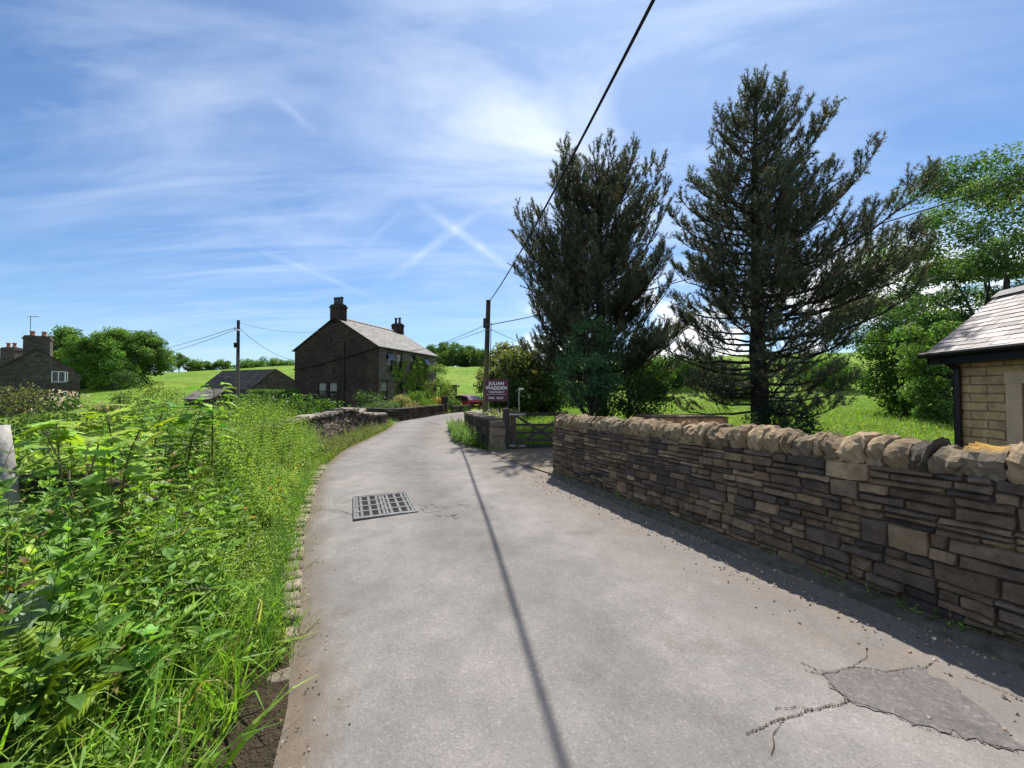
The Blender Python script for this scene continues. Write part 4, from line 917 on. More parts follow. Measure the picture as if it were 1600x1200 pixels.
# leaning fence post in the weeds
wpn = MB(); A = np.array([-3.02, 2.45, -.3]); B = np.array([-3.38, 2.52, 1.37]); tt_ = np.linspace(0, 1, 10)[:, None]
wpn.tube(A + (B - A) * tt_, .058 + .004 * np.sin(np.arange(10)), 14, (.33, .31, .28)); wo = wpn.build('fence_post', M['wood'], None, True, origin=(-3.02, 2.45, .4)); tag(wo, 'pale weathered round fence post leaning left in the weeds at left edge', 'post')
lg = MB(); lg.tube([(-4.6, 2.75, .80), (-3.8, 2.8, .92), (-3.1, 2.9, .90), (-2.75, 3.0, .72)], [.07, .085, .08, .05], 9, (.05, .037, .028)); lo_ = lg.build('fallen_branch', M['bark'], None, True, origin=(-3.6, 3.05, .9)); tag(lo_, 'dark fallen branch lying in weeds beside the leaning fence post', 'branch')

# ------------------------------------------------------------------ red car
car = empty('parked_car', 'dark red hatchback car parked beyond the garden wall, rear toward road', 'car', (-4.45, 36.6, -.2))
cf = unit(np.array([-.6, .8])); cl = np.array([-cf[1], cf[0]]); CC = np.array([-4.45, 36.6])
def cw_(x, y, z): return np.array([*(CC + cf * x * .95 + cl * y), z * .95 - .22])
st_ = [(-2.06,.72,.45,.80,.90,.0),(-2.03,.80,.32,.98,1.04,.0),(-1.97,.85,.26,1.02,1.14,.45),(-1.45,.88,.22,1.02,1.52,.9),(-.9,.90,.2,1.0,1.60,1),(-.1,.90,.2,.98,1.62,1),(.45,.90,.2,.97,1.55,1),(.9,.89,.2,.96,1.28,.75),(1.3,.87,.2,.95,1.0,.1),(1.75,.82,.26,.88,.9,0),(2.05,.72,.34,.76,.78,0)]
rings = []
for (x, w, zb, zw, zr_, k) in st_:
    tw = w - .19 * k * (zr_ - zw) / .6
    half_ = [(0, zb), (w * .85, zb), (w * .97, zb + .12), (w, (zb + zw) / 2), (w * .97, zw - .03), (w * .95, zw), (tw, zr_ - .07 * max(k, .2)), (tw * .8, zr_ - .01), (0, zr_)]
    rings.append([cw_(x, y, z) for y, z in half_] + [cw_(x, -y, z) for y, z in half_[-2:0:-1]])
rings = np.array(rings); nr, m_ = rings.shape[:2]; bodyF, glF = [], []
for a in range(nr - 1):
    for j in range(m_):
        f = (a * m_ + j, a * m_ + (j + 1) % m_, (a + 1) * m_ + (j + 1) % m_, (a + 1) * m_ + j)
        side = j in (5, 10); rear = a in (1, 2) and j in (6, 7, 8, 9); ws = a in (6, 7) and j in (6, 7, 8, 9)
        (glF if (side and 2 <= a <= 6) or (rear and a == 2) or ws and a == 7 or (ws and a == 6 and False) else bodyF).append(f)
b = MB(); b.add(rings.reshape(-1, 3), [np.array(bodyF), np.array([list(range(m_)), list(range((nr - 1) * m_, nr * m_))])]); bod = b.build('body', M['carpaint'], car, True)
b = MB(); b.add(rings.reshape(-1, 3), [np.array(glF)]); b.build('car_window', M['glass'], car, True)
for x in (-1.3, 1.3):
    for sgn in (1, -1):
        b = MB(); th = np.linspace(0, 2 * math.pi, 24, endpoint=False)
        pr = [(.33, .70), (.345, .74), (.345, .86), (.33, .905), (.22, .905), (.22, .88)]
        V = np.array([[cw_(x + r * math.cos(t), sgn * y, .34 + r * math.sin(t)) for t in th] for r, y in pr]); i = np.arange(len(pr) - 1)[:, None] * 24; j = np.arange(24)[None]
        b.add(V.reshape(-1, 3), [np.stack([i + j, i + (j + 1) % 24, i + 24 + (j + 1) % 24, i + 24 + j], -1).reshape(-1, 4)]); wh = b.build('wheel', M['tyre'], car)
        b = MB(); b.add(np.array([cw_(x + .22 * math.cos(t), sgn * .892, .34 + .22 * math.sin(t)) for t in th] + [cw_(x, sgn * .9, .34)]), [np.array([(24, i_, (i_ + 1) % 24) for i_ in range(24)])]); b.build('rim', M['chrome'], wh)
for sgn in (1, -1):
    b = MB(); U = np.array([[*cf, 0], [*cl, 0], [0, 0, 1]]); b.box((-2.0, min(sgn * .5, sgn * .8), .82), (-1.9, max(sgn * .5, sgn * .8), 1.0), None, U, (*CC, -.24)); b.build('tail_light', M['taillight'], car)
b = MB(); b.box((-2.075, -.72, .34), (-2.0, .72, .52), None, U, (*CC, -.24)); b.build('bumper', M['frame'], car)
b = MB(); b.box((-2.066, -.26, .58), (-2.05, .26, .69), None, U, (*CC, -.24)); b.build('number_plate', m_plain('yellow_plate', (.6, .45, .05), .5), car)
# garden odds and ends
b = MB(); b.lathe([(.16, 0), (.2, .04), (.27, .32), (.29, .33), (.29, .36), (.25, .36), (.2, .08), (.02, .06)], (at(288, 9), 9.0, .42), 14); tb = b.build('garden_tub', M['redplastic'], None, False, origin=(at(288, 9), 9, .42)); tag(tb, 'red plastic garden tub half hidden in the green weeds', 'tub')
b = MB(); O_ = np.array([at(366, 8.6), 8.6, .62]); A3_ = np.array([[.9, .43, 0], [-.43, .9, 0], [0, 0, 1]]); b.box((-.14, -.1, 0), (.14, .1, .015), None, A3_, O_); b.box((-.14, -.1, .015), (-.125, .1, .16), None, A3_, O_); b.box((.125, -.1, .015), (.14, .1, .16), None, A3_, O_); b.box((-.125, -.1, .015), (.125, -.085, .16), None, A3_, O_); b.box((-.125, .085, .015), (.125, .1, .16), None, A3_, O_); tb = b.build('plant_trough', M['white'], None, False, origin=O_); tag(tb, 'small white plant trough on the wall top among weeds', 'trough')
# ------------------------------------------------------------------ vegetation
LEAF = t_leaf(); LANCE = t_leaf(.3, .35, .08); SMALL = t_small(); PALM = t_palm(); BLADE = t_blade(.7)
def noisy_up(n, rng, s=.5): return unit(np.array([0, 0, 1.]) + rng.normal(0, s, (n, 3)))
def bezier(a, b, c, n=8):
    t = np.linspace(0, 1, n)[:, None]; return (1 - t) ** 2 * a + 2 * t * (1 - t) * b + t * t * c
def limb_to(mb, a, b, r0, r1, rng, c, droop=.0, sides=6, n=7):
    a, b = np.asarray(a, float), np.asarray(b, float); L = np.linalg.norm(b - a)
    mid = (a + b) / 2 + rng.normal(0, .07 * L, 3) + np.array([0, 0, droop * L]); P = bezier(a, mid, b, n)
    P[1:-1] += rng.normal(0, .012 * L, (n - 2, 3)); mb.tube(P, np.linspace(r0, r1, n), sides, c, False); return P
def blob_leaves(mb, C, rad, per, size, pal, rng, tpl=None, flat=.7, up=.55, shell=.5):
    """leaf clumps: 'per' leaves round each centre, denser toward its outside"""
    tpl = tpl or SMALL; N = len(C) * per; k = np.repeat(np.arange(len(C)), per); rad = np.broadcast_to(rad, (len(C),))
    o = rdir(N, rng) * (rng.uniform(0, 1, (N, 1)) ** shell); P = C[k] + o * rad[k][:, None] * np.array([1, 1, flat])
    nrm = unit(o * .55 + np.array([0, 0, up]) + rng.normal(0, .55, (N, 3))); d = unit(np.cross(nrm, rdir(N, rng)) + o * .5 + np.array([0, 0, -.25]))
    w = np.array([p[1] for p in pal], float); ck_ = rng.choice(len(pal), len(C), p=w / w.sum()); base = np.array([p[0] for p in pal])[ck_][k]
    col = np.clip(base * np.exp(rng.normal(0, .2, (N, 1))) * (1 + rng.normal(0, .08, (N, 3))), .003, .9)
    mb.inst(*tpl, frames(d, nrm, size * rng.uniform(.6, 1.3, N)), P, col)
G_L = [((.105, .19, .024), 3), ((.14, .22, .03), 2), ((.08, .155, .022), 2)]
G_M = [((.06, .125, .02), 3), ((.08, .15, .022), 2), ((.045, .10, .02), 2)]
G_D = [((.045, .092, .026), 3), ((.062, .115, .03), 2), ((.034, .07, .022), 2)]
G_OLIVE = [((.14, .155, .055), 3), ((.18, .19, .07), 2), ((.10, .12, .045), 2)]
def tree(label, base, H, rad, nclus, per, size, pal, seed, z0f=.28, group=None, name='broadleaf_tree', crad=.32, barkc=(.06, .05, .04), rings=None, lean=(0, 0), tr=None, mat='leaf', flatc=.75):
    rng = np.random.default_rng(seed); base = np.asarray(base, float); root = empty(name, label, 'tree', base, group)
    zc = base[2] + H * (z0f + 1) / 2; hz = H * (1 - z0f) / 2; C = []
    lob = rdir(9, rng, -.4, 1); la = rng.uniform(.7, 1.12, 9)
    while len(C) < nclus:
        d = rdir(1, rng, -1, 1)[0]; r = rng.uniform(.2, 1) ** .45
        lf = .78 + .34 * max((lob @ d) ** 5 * la); p = d * r * min(lf, 1.1); p[2] = p[2] if p[2] > 0 else p[2] * 1.05
        C.append(np.array([p[0] * rad, p[1] * rad, p[2] * hz]) * (1 - 1.0 / max(H, 3) * .3) + np.array([base[0] + lean[0], base[1] + lean[1], zc]))
    C = np.array(C); tr = tr or max(.05, H * .022)
    b = MB(); top = np.array([base[0] + lean[0] * .7, base[1] + lean[1] * .7, base[2] + H * .72]); P = limb_to(b, base - (0, 0, .3), top, tr, tr * .25, rng, barkc, 0, 9, 12)
    sel = rng.permutation(len(C))[:min(len(C), 26)]
    for k in sel:
        i_ = int(np.clip((C[k][2] - base[2]) / H * 12 * .62, 2, 10)); L = np.linalg.norm(C[k] - P[i_]); limb_to(b, P[i_], C[k], min(tr * .45, .03 * L + .012), .008 + H * .0005, rng, barkc, .06, 5, 6)
    b.build('trunk', M['bark'], root, True)
    b = MB(); blob_leaves(b, C, rad * crad * rng.uniform(.7, 1.2, len(C)), per, size, pal, rng, None, flatc); b.build('crown', M[mat], root); return root
def gz(x, y): return float(tz(x, y))
def on(px, Y): x = at(px, Y); return np.array([x, Y, gz(x, Y)])

# trees on and beyond the hill
def tree_at(label, px, Y, toppx, rad, *a, **k):
    p = on(px, Y); return tree(label, p, zt(toppx, Y) - p[2], rad, *a, **k)
GF = [((.105, .19, .045), 3), ((.13, .22, .05), 2), ((.08, .15, .038), 2)]
tree_at('large rounded green tree, left of the hilltop clump, behind the cottage chimney', 112, 74, 514, 5.3, 120, 260, .36, GF, 1, z0f=-.12, crad=.24)
tree_at('large bright green dome shaped tree in middle of the hilltop clump', 168, 72, 509, 5.3, 120, 260, .36, [((.14, .25, .045), 2), ((.11, .21, .04), 2)], 2, z0f=-.12, crad=.24)
tree_at('large darker tree at right end of the hilltop clump', 217, 76, 506, 5.2, 120, 260, .36, GF, 3, z0f=-.12, crad=.24)
tree_at('small spreading lone tree on skyline right of the hilltop clump', 279, 112, 549, 2.9, 30, 90, .4, GF, 4, z0f=.2, crad=.3)
for k, (px, tp, r, lb) in enumerate(((303, 559, 2.6, 'low rounded tree on skyline next to the lone spreading tree'), (322, 562, 2.8, 'low flat hedgerow tree on skyline midway to the slim pole'), (350, 560, 3.4, 'low bushy tree on skyline just left of the slim pole'), (392, 562, 4.2, 'distant bushy tree on skyline just right of the slim pole'), (418, 559, 4.6, 'distant broad tree on skyline above the barn ridge'), (444, 562, 3.6, 'distant tree on skyline touching left edge of the stone house'))):
    tree_at(lb, px, 116 + k % 3 * 3, tp, r, 34, 100, .45, GF, 10 + k, z0f=-.35, group='trees on the left skyline')
for k, (px, tp, r, lb) in enumerate(((676, 540, 4.2, 'first tree beside the house roof in the hilltop row'), (695, 534, 4.6, 'tallest airy tree in the hilltop row between house and mossy pole'), (714, 536, 4.4, 'third tree from the house in the hilltop row'), (733, 539, 4.4, 'rounded tree next to the mossy pole in the hilltop row'), (752, 543, 4.4, 'hilltop row tree partly hidden by the mossy pole'))):
    tree_at(lb, px, 112 + k % 2 * 4, tp, r, 60, 90, .5, [((.075, .14, .035), 2), ((.095, .165, .035), 1.4)], 20 + k, z0f=-.12, group='tree row on the hilltop', crad=.27)
# scrub trees behind the gate and between the pines
for k, (px, Y, tp, r, pal, lb) in enumerate(((783, 27, 534, 1.9, G_OLIVE, 'olive brown hawthorn tree just right of the mossy pole'), (812, 25, 527, 1.7, G_OLIVE, 'dark hawthorn tree directly above the footpath sign'), (845, 26, 528, 2.1, G_D, 'dark green hawthorn tree at left foot of the broad pine'), (800, 24, 590, 1.5, G_D, 'low dark bush behind the for sale board'), (1010, 44, 560, 3.4, G_M, 'green scrub tree on the slope between the two pines'), (1050, 50, 548, 3.8, G_D, 'dark scrub tree on the slope left of the second pine trunk'), (1105, 52, 556, 4.0, G_M, 'bushy tree high on the slope behind the second pine'), (1150, 40, 575, 3.0, G_D, 'low dark scrub tree behind trunk of the second pine'), (1290, 46, 560, 4.2, G_M, 'green scrub tree on the slope right of the second pine'), (905, 40, 560, 3.4, G_D, 'dark scrub tree hidden behind the broad pine'))):
    tree_at(lb, px, Y, tp, r, 54, 130, .17 + Y * .002, pal, 40 + k, z0f=-.12, crad=.33, name='scrub_tree', mat='leafd')
tree('tall bright leafy broadleaf tree above the slate roofed shelter at right edge', (28.5, 21.5, 0), 14.6, 8.8, 260, 460, .165, [((.085, .15, .05), 3), ((.065, .125, .042), 2), ((.14, .19, .095), 1.2)], 60, z0f=.0, crad=.125, tr=.3, flatc=.6)
tree_at('smaller leafy tree between the second pine and the slate roofed shelter', 1478, 19, 462, 2.5, 80, 200, .15, [((.12, .21, .05), 3), ((.08, .16, .04), 2)], 61, z0f=-.1, crad=.22)
tree_at('low spreading leafy tree left of the slate roofed shelter', 1415, 23, 500, 2.5, 60, 140, .19, G_M, 62, z0f=-.12, crad=.26)

# pines
NB = np.array([(-.5, 0, 0), (.5, 0, 0), (0, 1, 0)], float), [np.array([(0, 1, 2)])]
def pine(label, base, H, seed, prof, nb, up0, up1, trunk_r, forks=0, clear=.08, lowsparse=.3, side_bias=None, barkc=(.026, .021, .018)):
    rng = np.random.default_rng(seed); base = np.asarray(base, float); root = empty('pine_tree', label, 'tree', base)
    tz_ = np.linspace(0, 1, 16); wob = np.cumsum(rng.normal(0, .018, (16, 2)), 0)
    spine = np.column_stack([base[0] + wob[:, 0], base[1] + wob[:, 1], base[2] - .3 + tz_ * (H + .2)]); rad = trunk_r * (1 - tz_) ** .8 + .02
    bk = MB(); bk.tube(spine, rad, 10, barkc); leaders = [(spine, rad, 0.0, 1.0)]
    for f in range(forks):      # extra upright leaders from low on the trunk
        a = rng.uniform(0, 6.28) if f else 3.0; z0 = rng.uniform(.14, .36); p0 = spine[int(z0 * 15)]; hh = H * rng.uniform(.68, .87); off = rng.uniform(.8, 1.7) * H / 12
        p2 = np.array([base[0] + math.cos(a) * off, base[1] + math.sin(a) * off, base[2] + hh]); p1 = np.array([p0[0] + math.cos(a) * off * 1.1, p0[1] + math.sin(a) * off * 1.1, (p0[2] + p2[2]) / 2 - .5])
        sp = bezier(p0, p1, p2, 14); rr_ = np.linspace(trunk_r * .5, .02, 14); bk.tube(sp, rr_, 7, barkc); leaders.append((sp, rr_, z0, hh / H))
    T0, T1, TR, TP, TD = [], [], [], [], []
    for k in range(nb):
        sp, rr_, za, zb = leaders[0] if forks == 0 or rng.random() < .5 else leaders[rng.integers(1, len(leaders))]
        t = clear + (1 - clear) * ((k + rng.random()) / nb) ** .95; t = max(t, za + .04)
        if t >= zb: t = rng.uniform(za + .05, zb)
        i_ = (t - za) / max(zb - za, .01) * (len(sp) - 1); i0 = int(min(i_, len(sp) - 2)); p = sp[i0] + (sp[i0 + 1] - sp[i0]) * (i_ - i0)
        a = k * 2.39996 + rng.normal(0, .3); L = np.interp(t, prof[0], prof[1]) * rng.uniform(.62, 1.12)
        if side_bias is not None: L *= side_bias(a, t)
        L = max(L, .35); pit = np.interp(t, [0, .35, .75, 1], [up0, up0 * .5 + up1 * .5, up1, .85]) + rng.normal(0, .1)
        h = np.array([math.cos(a), math.sin(a), 0]); q1 = p + h * L * .62 * math.cos(pit) + np.array([0, 0, L * .42 * math.sin(pit) - .06 * L]); q2 = p + h * L * math.cos(pit) * .93 + np.array([0, 0, L * math.sin(pit) + .20 * L])
        n = 9; P = bezier(p, q1, q2, n); P[1:] += rng.normal(0, .02, (n - 1, 3)) * L * .5; r0 = min(.012 + .013 * L, .07)
        bk.tube(P, np.linspace(r0, .008, n), 5, barkc, False)
        bare = lowsparse if t < .30 else 1.0
        nt = int(L * 6.6) + 4
        for m in range(nt):
            u = .22 + .78 * (m + rng.random()) / nt
            i2 = u * (n - 1); j0 = int(min(i2, n - 2)); b0 = P[j0] + (P[j0 + 1] - P[j0]) * (i2 - j0); ax = unit(P[j0 + 1] - P[j0])
            sd = unit(np.cross(ax, (0, 0, 1))) * (1 if m % 2 else -1); tl = L * .36 * (1 - u * .62) * rng.uniform(.5, 1.15) + .12
            d = unit(ax * .6 + sd * rng.uniform(.2, .95) + np.array([0, 0, rng.uniform(.1, 1.0)])); e = b0 + d * tl + np.array([0, 0, .12 * tl])
            T0.append(b0); T1.append(e); TR.append(.006 + .006 * tl)
            if rng.random() < bare:
                nn_ = max(3, int(tl / .07)); s_ = np.linspace(.42, 1.03, nn_)[:, None]; TP.append(b0 + (e - b0) * s_ + rng.normal(0, .018, (nn_, 3))); TD.append(np.repeat(d[None], nn_, 0))
                if tl > .3:        # one more little side shoot
                    d2 = unit(d + rng.normal(0, .6, 3) + (0, 0, .5)); b1 = b0 + (e - b0) * rng.uniform(.35, .75); e2 = b1 + d2 * tl * .5; T0.append(b1); T1.append(e2); TR.append(.006); s2 = np.linspace(.2, 1.05, max(3, int(tl * .5 / .06)))[:, None]; TP.append(b1 + (e2 - b1) * s2); TD.append(np.repeat(d2[None], len(s2), 0))
        # upturned candle at the tip
        cd = unit(np.array([h[0] * .3, h[1] * .3, 1])); s2 = np.linspace(0, .38, 7)[:, None]; TP.append(P[-1] + cd * s2); TD.append(np.repeat(cd[None], 7, 0)); T0.append(P[-1]); T1.append(P[-1] + cd * .38); TR.append(.008)
    bk.sticks(T0, T1, np.array(TR), .004, np.array(barkc) * 1.2); bk.build('trunk', M['bark'], root, True)
    TP = np.concatenate(TP); TD = np.concatenate(TD); N = len(TP); per = 10
    k = np.repeat(np.arange(N), per); d = unit(TD[k] * rng.uniform(.5, 1.2, (N * per, 1)) + rdir(N * per, rng) * .85); ln = rng.uniform(.08, .15, N * per)
    tone = np.array([(.072, .098, .055), (.09, .11, .058), (.14, .108, .062), (.058, .085, .062)])[rng.integers(0, 4, N)][k] * np.exp(rng.normal(0, .25, (N * per, 1)))
    b = MB(); b.inst(*NB, frames(d, rdir(N * per, rng), ln, np.full(N * per, .017)), TP[k] + rng.normal(0, .012, (N * per, 3)), tone); b.build('crown', M['needle'], root); print('pine needles', N * per); return root
pine('broad round headed dark pine with several stems, left of the two pines', (4.0, 17.2, 0), 11.3, 101, ([0, .12, .3, .5, .7, .85, 1], [3.5, 3.7, 4.0, 4.0, 3.5, 2.6, .9]), 165, .05, .66, .27, forks=5, clear=.14, lowsparse=.8)
pine('tall cone shaped dark pine with thick straight trunk, right of the two pines', (8.45, 13.1, 0), 12.2, 102, ([0, .15, .3, .45, .6, .75, .9, 1], [2.6, 3.5, 3.9, 3.7, 3.1, 2.1, 1.05, .3]), 155, -.14, .36, .29, clear=.09, lowsparse=.45, side_bias=lambda a, t: 1 + .17 * math.cos(a) * (.25 < t < .62))
tree_at('soft blue green sapling hanging in front of the broad pine', 922, 13.6, 486, 1.15, 34, 170, .10, [((.07, .165, .07), 3), ((.09, .20, .085), 2), ((.055, .13, .06), 2)], 63, z0f=.1, crad=.34, name='sapling', barkc=(.04, .035, .03))
tree_at('dark green understorey bush at the foot of the broad pine behind wall', 985, 15.5, 560, 1.7, 34, 170, .11, G_D, 64, z0f=.02, crad=.34, name='bush', mat='leafd')
tree_at('dull teal green bush beside the trunk of the second pine', 1225, 12.3, 622, 1.0, 26, 150, .085, [((.03, .07, .04), 2), ((.045, .09, .045), 1)], 65, z0f=.0, crad=.36, name='bush')

# ------------------------------------------------------------------ bushes and hedges
def bush(label, px, Y, toppx, rad, pal, seed, size=.1, per=110, n=26, cat='bush', name='bush', flowers=None, ybase=None, ry=None, tpl=None, group=None, mat='leaf'):
    rng = np.random.default_rng(seed); p = on(px, Y) if ybase is None else np.array([at(px, Y), Y, ybase]); H = zt(toppx, Y) - p[2]; ry = ry or rad
    rad *= 1.15; ry *= 1.15; root = empty(name, label, cat, p, group); C = []
    for k in range(n):
        d = rdir(1, rng, -.1, 1)[0]; r = rng.uniform(.35, 1) ** .5 * rng.uniform(.8, 1.08); C.append(p + np.array([d[0] * rad * r, d[1] * ry * r, max(.06, d[2]) * (H - rad * .2) * r]))
    for k in range(max(4, n // 5)): a_ = rng.uniform(0, 6.28); q_ = rng.uniform(0, .6); C.append(p + np.array([math.cos(a_) * q_ * rad, math.sin(a_) * q_ * ry, (H - rad * .26) * (1 - .3 * q_ * q_)]))
    C = np.array(C); b = MB()
    for c in C[::2]: limb_to(b, p + rng.normal(0, .1, 3) * (1, 1, 0) - (0, 0, .1), c, .022, .006, rng, (.07, .05, .035), .1, 4, 5)
    b.build('stem', M['bark'], root); b = MB(); blob_leaves(b, C, rad * .34, per, size, pal, rng, tpl, .8); b.build('foliage', M[mat], root)
    if flowers:
        fc, fn = flowers; N = fn; k = rng.integers(0, len(C), N); o = unit(rdir(N, rng, -.1, 1) + np.array([0, -.6, .2])); P = C[k] + o * rad * .36
        b = MB(); kk = np.repeat(np.arange(N), 5); b.inst(*SMALL, frames(unit(rdir(N * 5, rng) + o[kk]), o[kk], np.full(N * 5, size * .75)), P[kk] + rng.normal(0, .02, (N * 5, 3)), vary(fc, N * 5, rng, .15, .05)); b.build('blossom', M['petal'], root)
    return root
bush('brownish olive bush below the cottage at left edge', 22, 14, 598, 1.7, G_OLIVE, 201, .09, 130)
bush('bush with white and pale pink blossom in front of the cottage', 105, 16, 614, 1.25, G_M, 202, .1, 110, flowers=((.72, .6, .56), 300))
bush('second pale pink flowering bush just right of the white blossom one', 158, 17, 628, 1.0, G_M, 203, .1, 100, flowers=((.6, .42, .38), 160))
bush('dark conical evergreen shrub standing in front of the green field', 193, 23, 578, 1.1, G_D, 204, .11, 130, n=30)
bush('yellow green rounded shrub right of the dark conical shrub', 240, 20, 594, 1.5, [((.14, .21, .03), 2), ((.08, .15, .028), 1)], 205, .1, 130)
bush('low mid green bush under the yellow green shrub', 215, 13, 634, 1.2, G_M, 206, .09, 120)
bush('brown leaved low shrub in front of the lean to shed', 300, 14, 636, 1.0, [((.12, .085, .04), 2), ((.08, .07, .035), 1)], 207, .08, 110)
bush('large leaved mid green bush in front of the barn', 385, 15, 614, 1.55, G_M, 208, .17, 80, n=34)
bush('tall leafy green bush between the barn and house', 455, 17, 612, 1.5, G_M, 209, .17, 80, n=34)
bush('low leafy bush under the gable window of stone house', 508, 19, 622, 1.1, G_M, 210, .15, 80)
bush('small green bush with pinkish leaves at the foot of the house gable', 540, 19.5, 637, .7, [((.09, .16, .03), 2), ((.25, .13, .10), 1)], 211, .1, 90, n=16)
bush('dark bush in shade against the house gable corner', 572, 27, 608, 1.5, G_D, 212, .13, 110)
bush('pale blossom shrub low between weeds and lean to shed', 190, 12, 643, .8, G_L, 213, .08, 90, n=16, flowers=((.6, .5, .45), 70))
bush('dark shrub mass behind the bare stems at far left', 60, 9.5, 640, 1.4, G_M, 214, .09, 120)
hdg = empty('hedge', 'clipped bright green flat topped hedge in front of the barn', 'hedge', (at(430, 31), 31, -.6)); rng = np.random.default_rng(220)
C = np.column_stack([rng.uniform(at(388, 31), at(462, 31), 90), rng.uniform(30.5, 32, 90), rng.uniform(-.8, zt(610, 31), 90)]); C[:45, 2] = zt(611.5, 31)
b = MB(); blob_leaves(b, C, .33, 90, .1, [((.10, .19, .025), 2), ((.07, .14, .02), 1)], rng, None, .5); b.build('foliage', M['leaf'], hdg)
for k, (px, Y, tp, r, pal, lb, fl) in enumerate(((600, 24.5, 629, .95, [((.11, .15, .09), 2), ((.08, .12, .06), 1)], 'grey green shrub behind the near end of the low garden wall', None), (629, 26, 622, .9, [((.32, .28, .14), 2), ((.22, .22, .09), 1)], 'cream and yellow variegated shrub behind the low garden wall', None), (650, 27.5, 616, 1.0, G_L, 'fresh green shrub in the middle of the house front garden', None), (668, 28.3, 628, .7, G_L, 'small green shrub left of the dark gate pillar', None), (690, 31, 625, .8, [((.33, .2, .04), 2), ((.2, .18, .04), 1)], 'orange yellow shrub just right of the dark gate pillar', None), (703, 31.5, 627, .85, G_M, 'green shrub at far end of front garden beside the red car', None), (712, 33, 634, .5, G_L, 'little pale flowering shrub nearest the red car', ((.6, .55, .5), 60)), (616, 25.2, 633, .7, G_L, 'light green shrub between grey green and cream shrubs behind garden wall', None), (585, 24, 636, .8, G_M, 'mid green shrub at house corner behind the near garden wall end', None), (640, 26.6, 630, .8, [((.2, .1, .06), 1), ((.12, .14, .05), 2)], 'reddish green low shrub beside the cream variegated shrub', None))):
    bush(lb, px, Y, tp - 6, r * 1.3, pal, 230 + k, .10, 150, n=28, flowers=fl)
# ivy and climber on the front of the house
iv = empty('ivy', 'green ivy climbing over the front wall of the stone house', 'ivy', (*(C0 + uF * 4), 0)); rng = np.random.default_rng(250)
N = 15000; t_ = rng.uniform(1.5, 7.4, N); z_ = rng.uniform(.2, 5.25, N); d_ = np.abs(vnoise(t_ + 9, z_ + 3, .55, 7)) 
top = np.interp(t_, [1.5, 2.2, 2.9, 3.6, 4.4, 4.8, 5.5, 6.2, 7.4], [4.0, 4.4, 3.6, 4.7, 3.8, 4.4, 5.0, 4.8, 4.6]); bot = np.interp(t_, [1.5, 2.4, 3.4, 4.3, 4.9, 6.5, 7.4], [3.4, 2.6, 2.1, 1.2, .2, .2, .3])
keep = (z_ < top + .3 * vnoise(t_, z_, .3, 1)) & (z_ > bot + .3 * vnoise(t_, z_, .3, 2)) & (d_ < .52)
t_, z_ = t_[keep], z_[keep]; dep = .05 + .22 * np.abs(vnoise(t_, z_, .5, 12)) * rng.uniform(.3, 1, len(t_)); N = len(t_)
P = np.column_stack([C0 + uF * t_[:, None] + nF * dep[:, None], z_]); nn = unit(np.array([nF[0], nF[1], .5]) + rng.normal(0, .4, (N, 3))); b = MB(); b.inst(*SMALL, frames(unit(np.cross(nn, rdir(N, rng)) + (0, 0, -.5)), nn, rng.uniform(.10, .2, N)), P, vary((.21, .29, .055), N, rng, .4)); b.build('foliage', M['leaf'], iv)
bush('tall pale climbing shrub in full leaf at far end of house front', 683, 38.5, 566, 1.6, [((.12, .2, .035), 2), ((.2, .23, .09), 1)], 251, .15, 130, n=34, cat='climber', name='climbing_shrub')

# ------------------------------------------------------------------ undergrowth on the left bank
def shoots(leafmb, stemmb, P, H, lean, K, L, pal, rng, tpl=LANCE, pairs=2, tilt=.35, taper=.55, swidth=.0024):
    N = len(P); az = rng.uniform(0, 6.28, N); w = np.array([p[1] for p in pal], float); base = np.array([p[0] for p in pal])[rng.choice(len(pal), N, p=w / w.sum())] * np.exp(rng.normal(0, .18, (N, 1)))
    top = P + np.column_stack([lean * H[:, None], H]); mid = (P + top) / 2 + np.column_stack([-.12 * lean * H[:, None], H * .04])
    stemmb.sticks(P, mid, swidth * 1.4, swidth, base * .7); stemmb.sticks(mid, top, swidth, swidth * .5, base * .8)
    for k in range(K):
        f = .12 + .88 * (k + 1) / K; q = P * (1 - f) ** 2 + 2 * f * (1 - f) * mid + f * f * top
        for s in range(pairs):
            a = az + k * 1.75 + s * 2 * math.pi / pairs + rng.normal(0, .25, N); d = np.column_stack([np.cos(a), np.sin(a), tilt + .9 * f * f + rng.normal(0, .2, N)])
            sz = L * (1 - taper * f ** 2) * (.65 + .35 * math.sin(math.pi * min(f + .15, 1))) * rng.uniform(.7, 1.25, N)
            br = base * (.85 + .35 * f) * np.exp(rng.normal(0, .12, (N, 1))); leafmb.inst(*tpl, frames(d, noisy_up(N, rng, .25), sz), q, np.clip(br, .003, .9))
def bankpts(n, rng, y0, y1, s0, s1, yp=1.6, sp=1.0):
    y = y0 + (y1 - y0) * rng.uniform(0, 1, n) ** yp; s = s0 + (s1 - s0) * rng.uniform(0, 1, n) ** sp; x = XL(y) - s; return np.column_stack([x, y, tz(x, y) - .02]), s
rng = np.random.default_rng(300); ub = MB(); us = MB()
W_L = [((.22, .33, .045), 3), ((.28, .37, .055), 2), ((.15, .26, .04), 2)]
W_M = [((.17, .13, .05), .3), ((.125, .235, .035), 3), ((.18, .29, .045), 2), ((.08, .165, .03), 2)]
def clear_parapet(P, s): return ~((P[:, 1] > 9.3) & (s > .55)) 
P, s = bankpts(1150, rng, .35, 9.0, .35, 3.4, 1.5, .8); H = .28 + .42 * ss(.2, 1.3, s) * rng.uniform(.5, 1.15, len(P)) + .2 * vnoise(P[:, 0], P[:, 1], .8, 21) * ss(.5, 1.2, s)
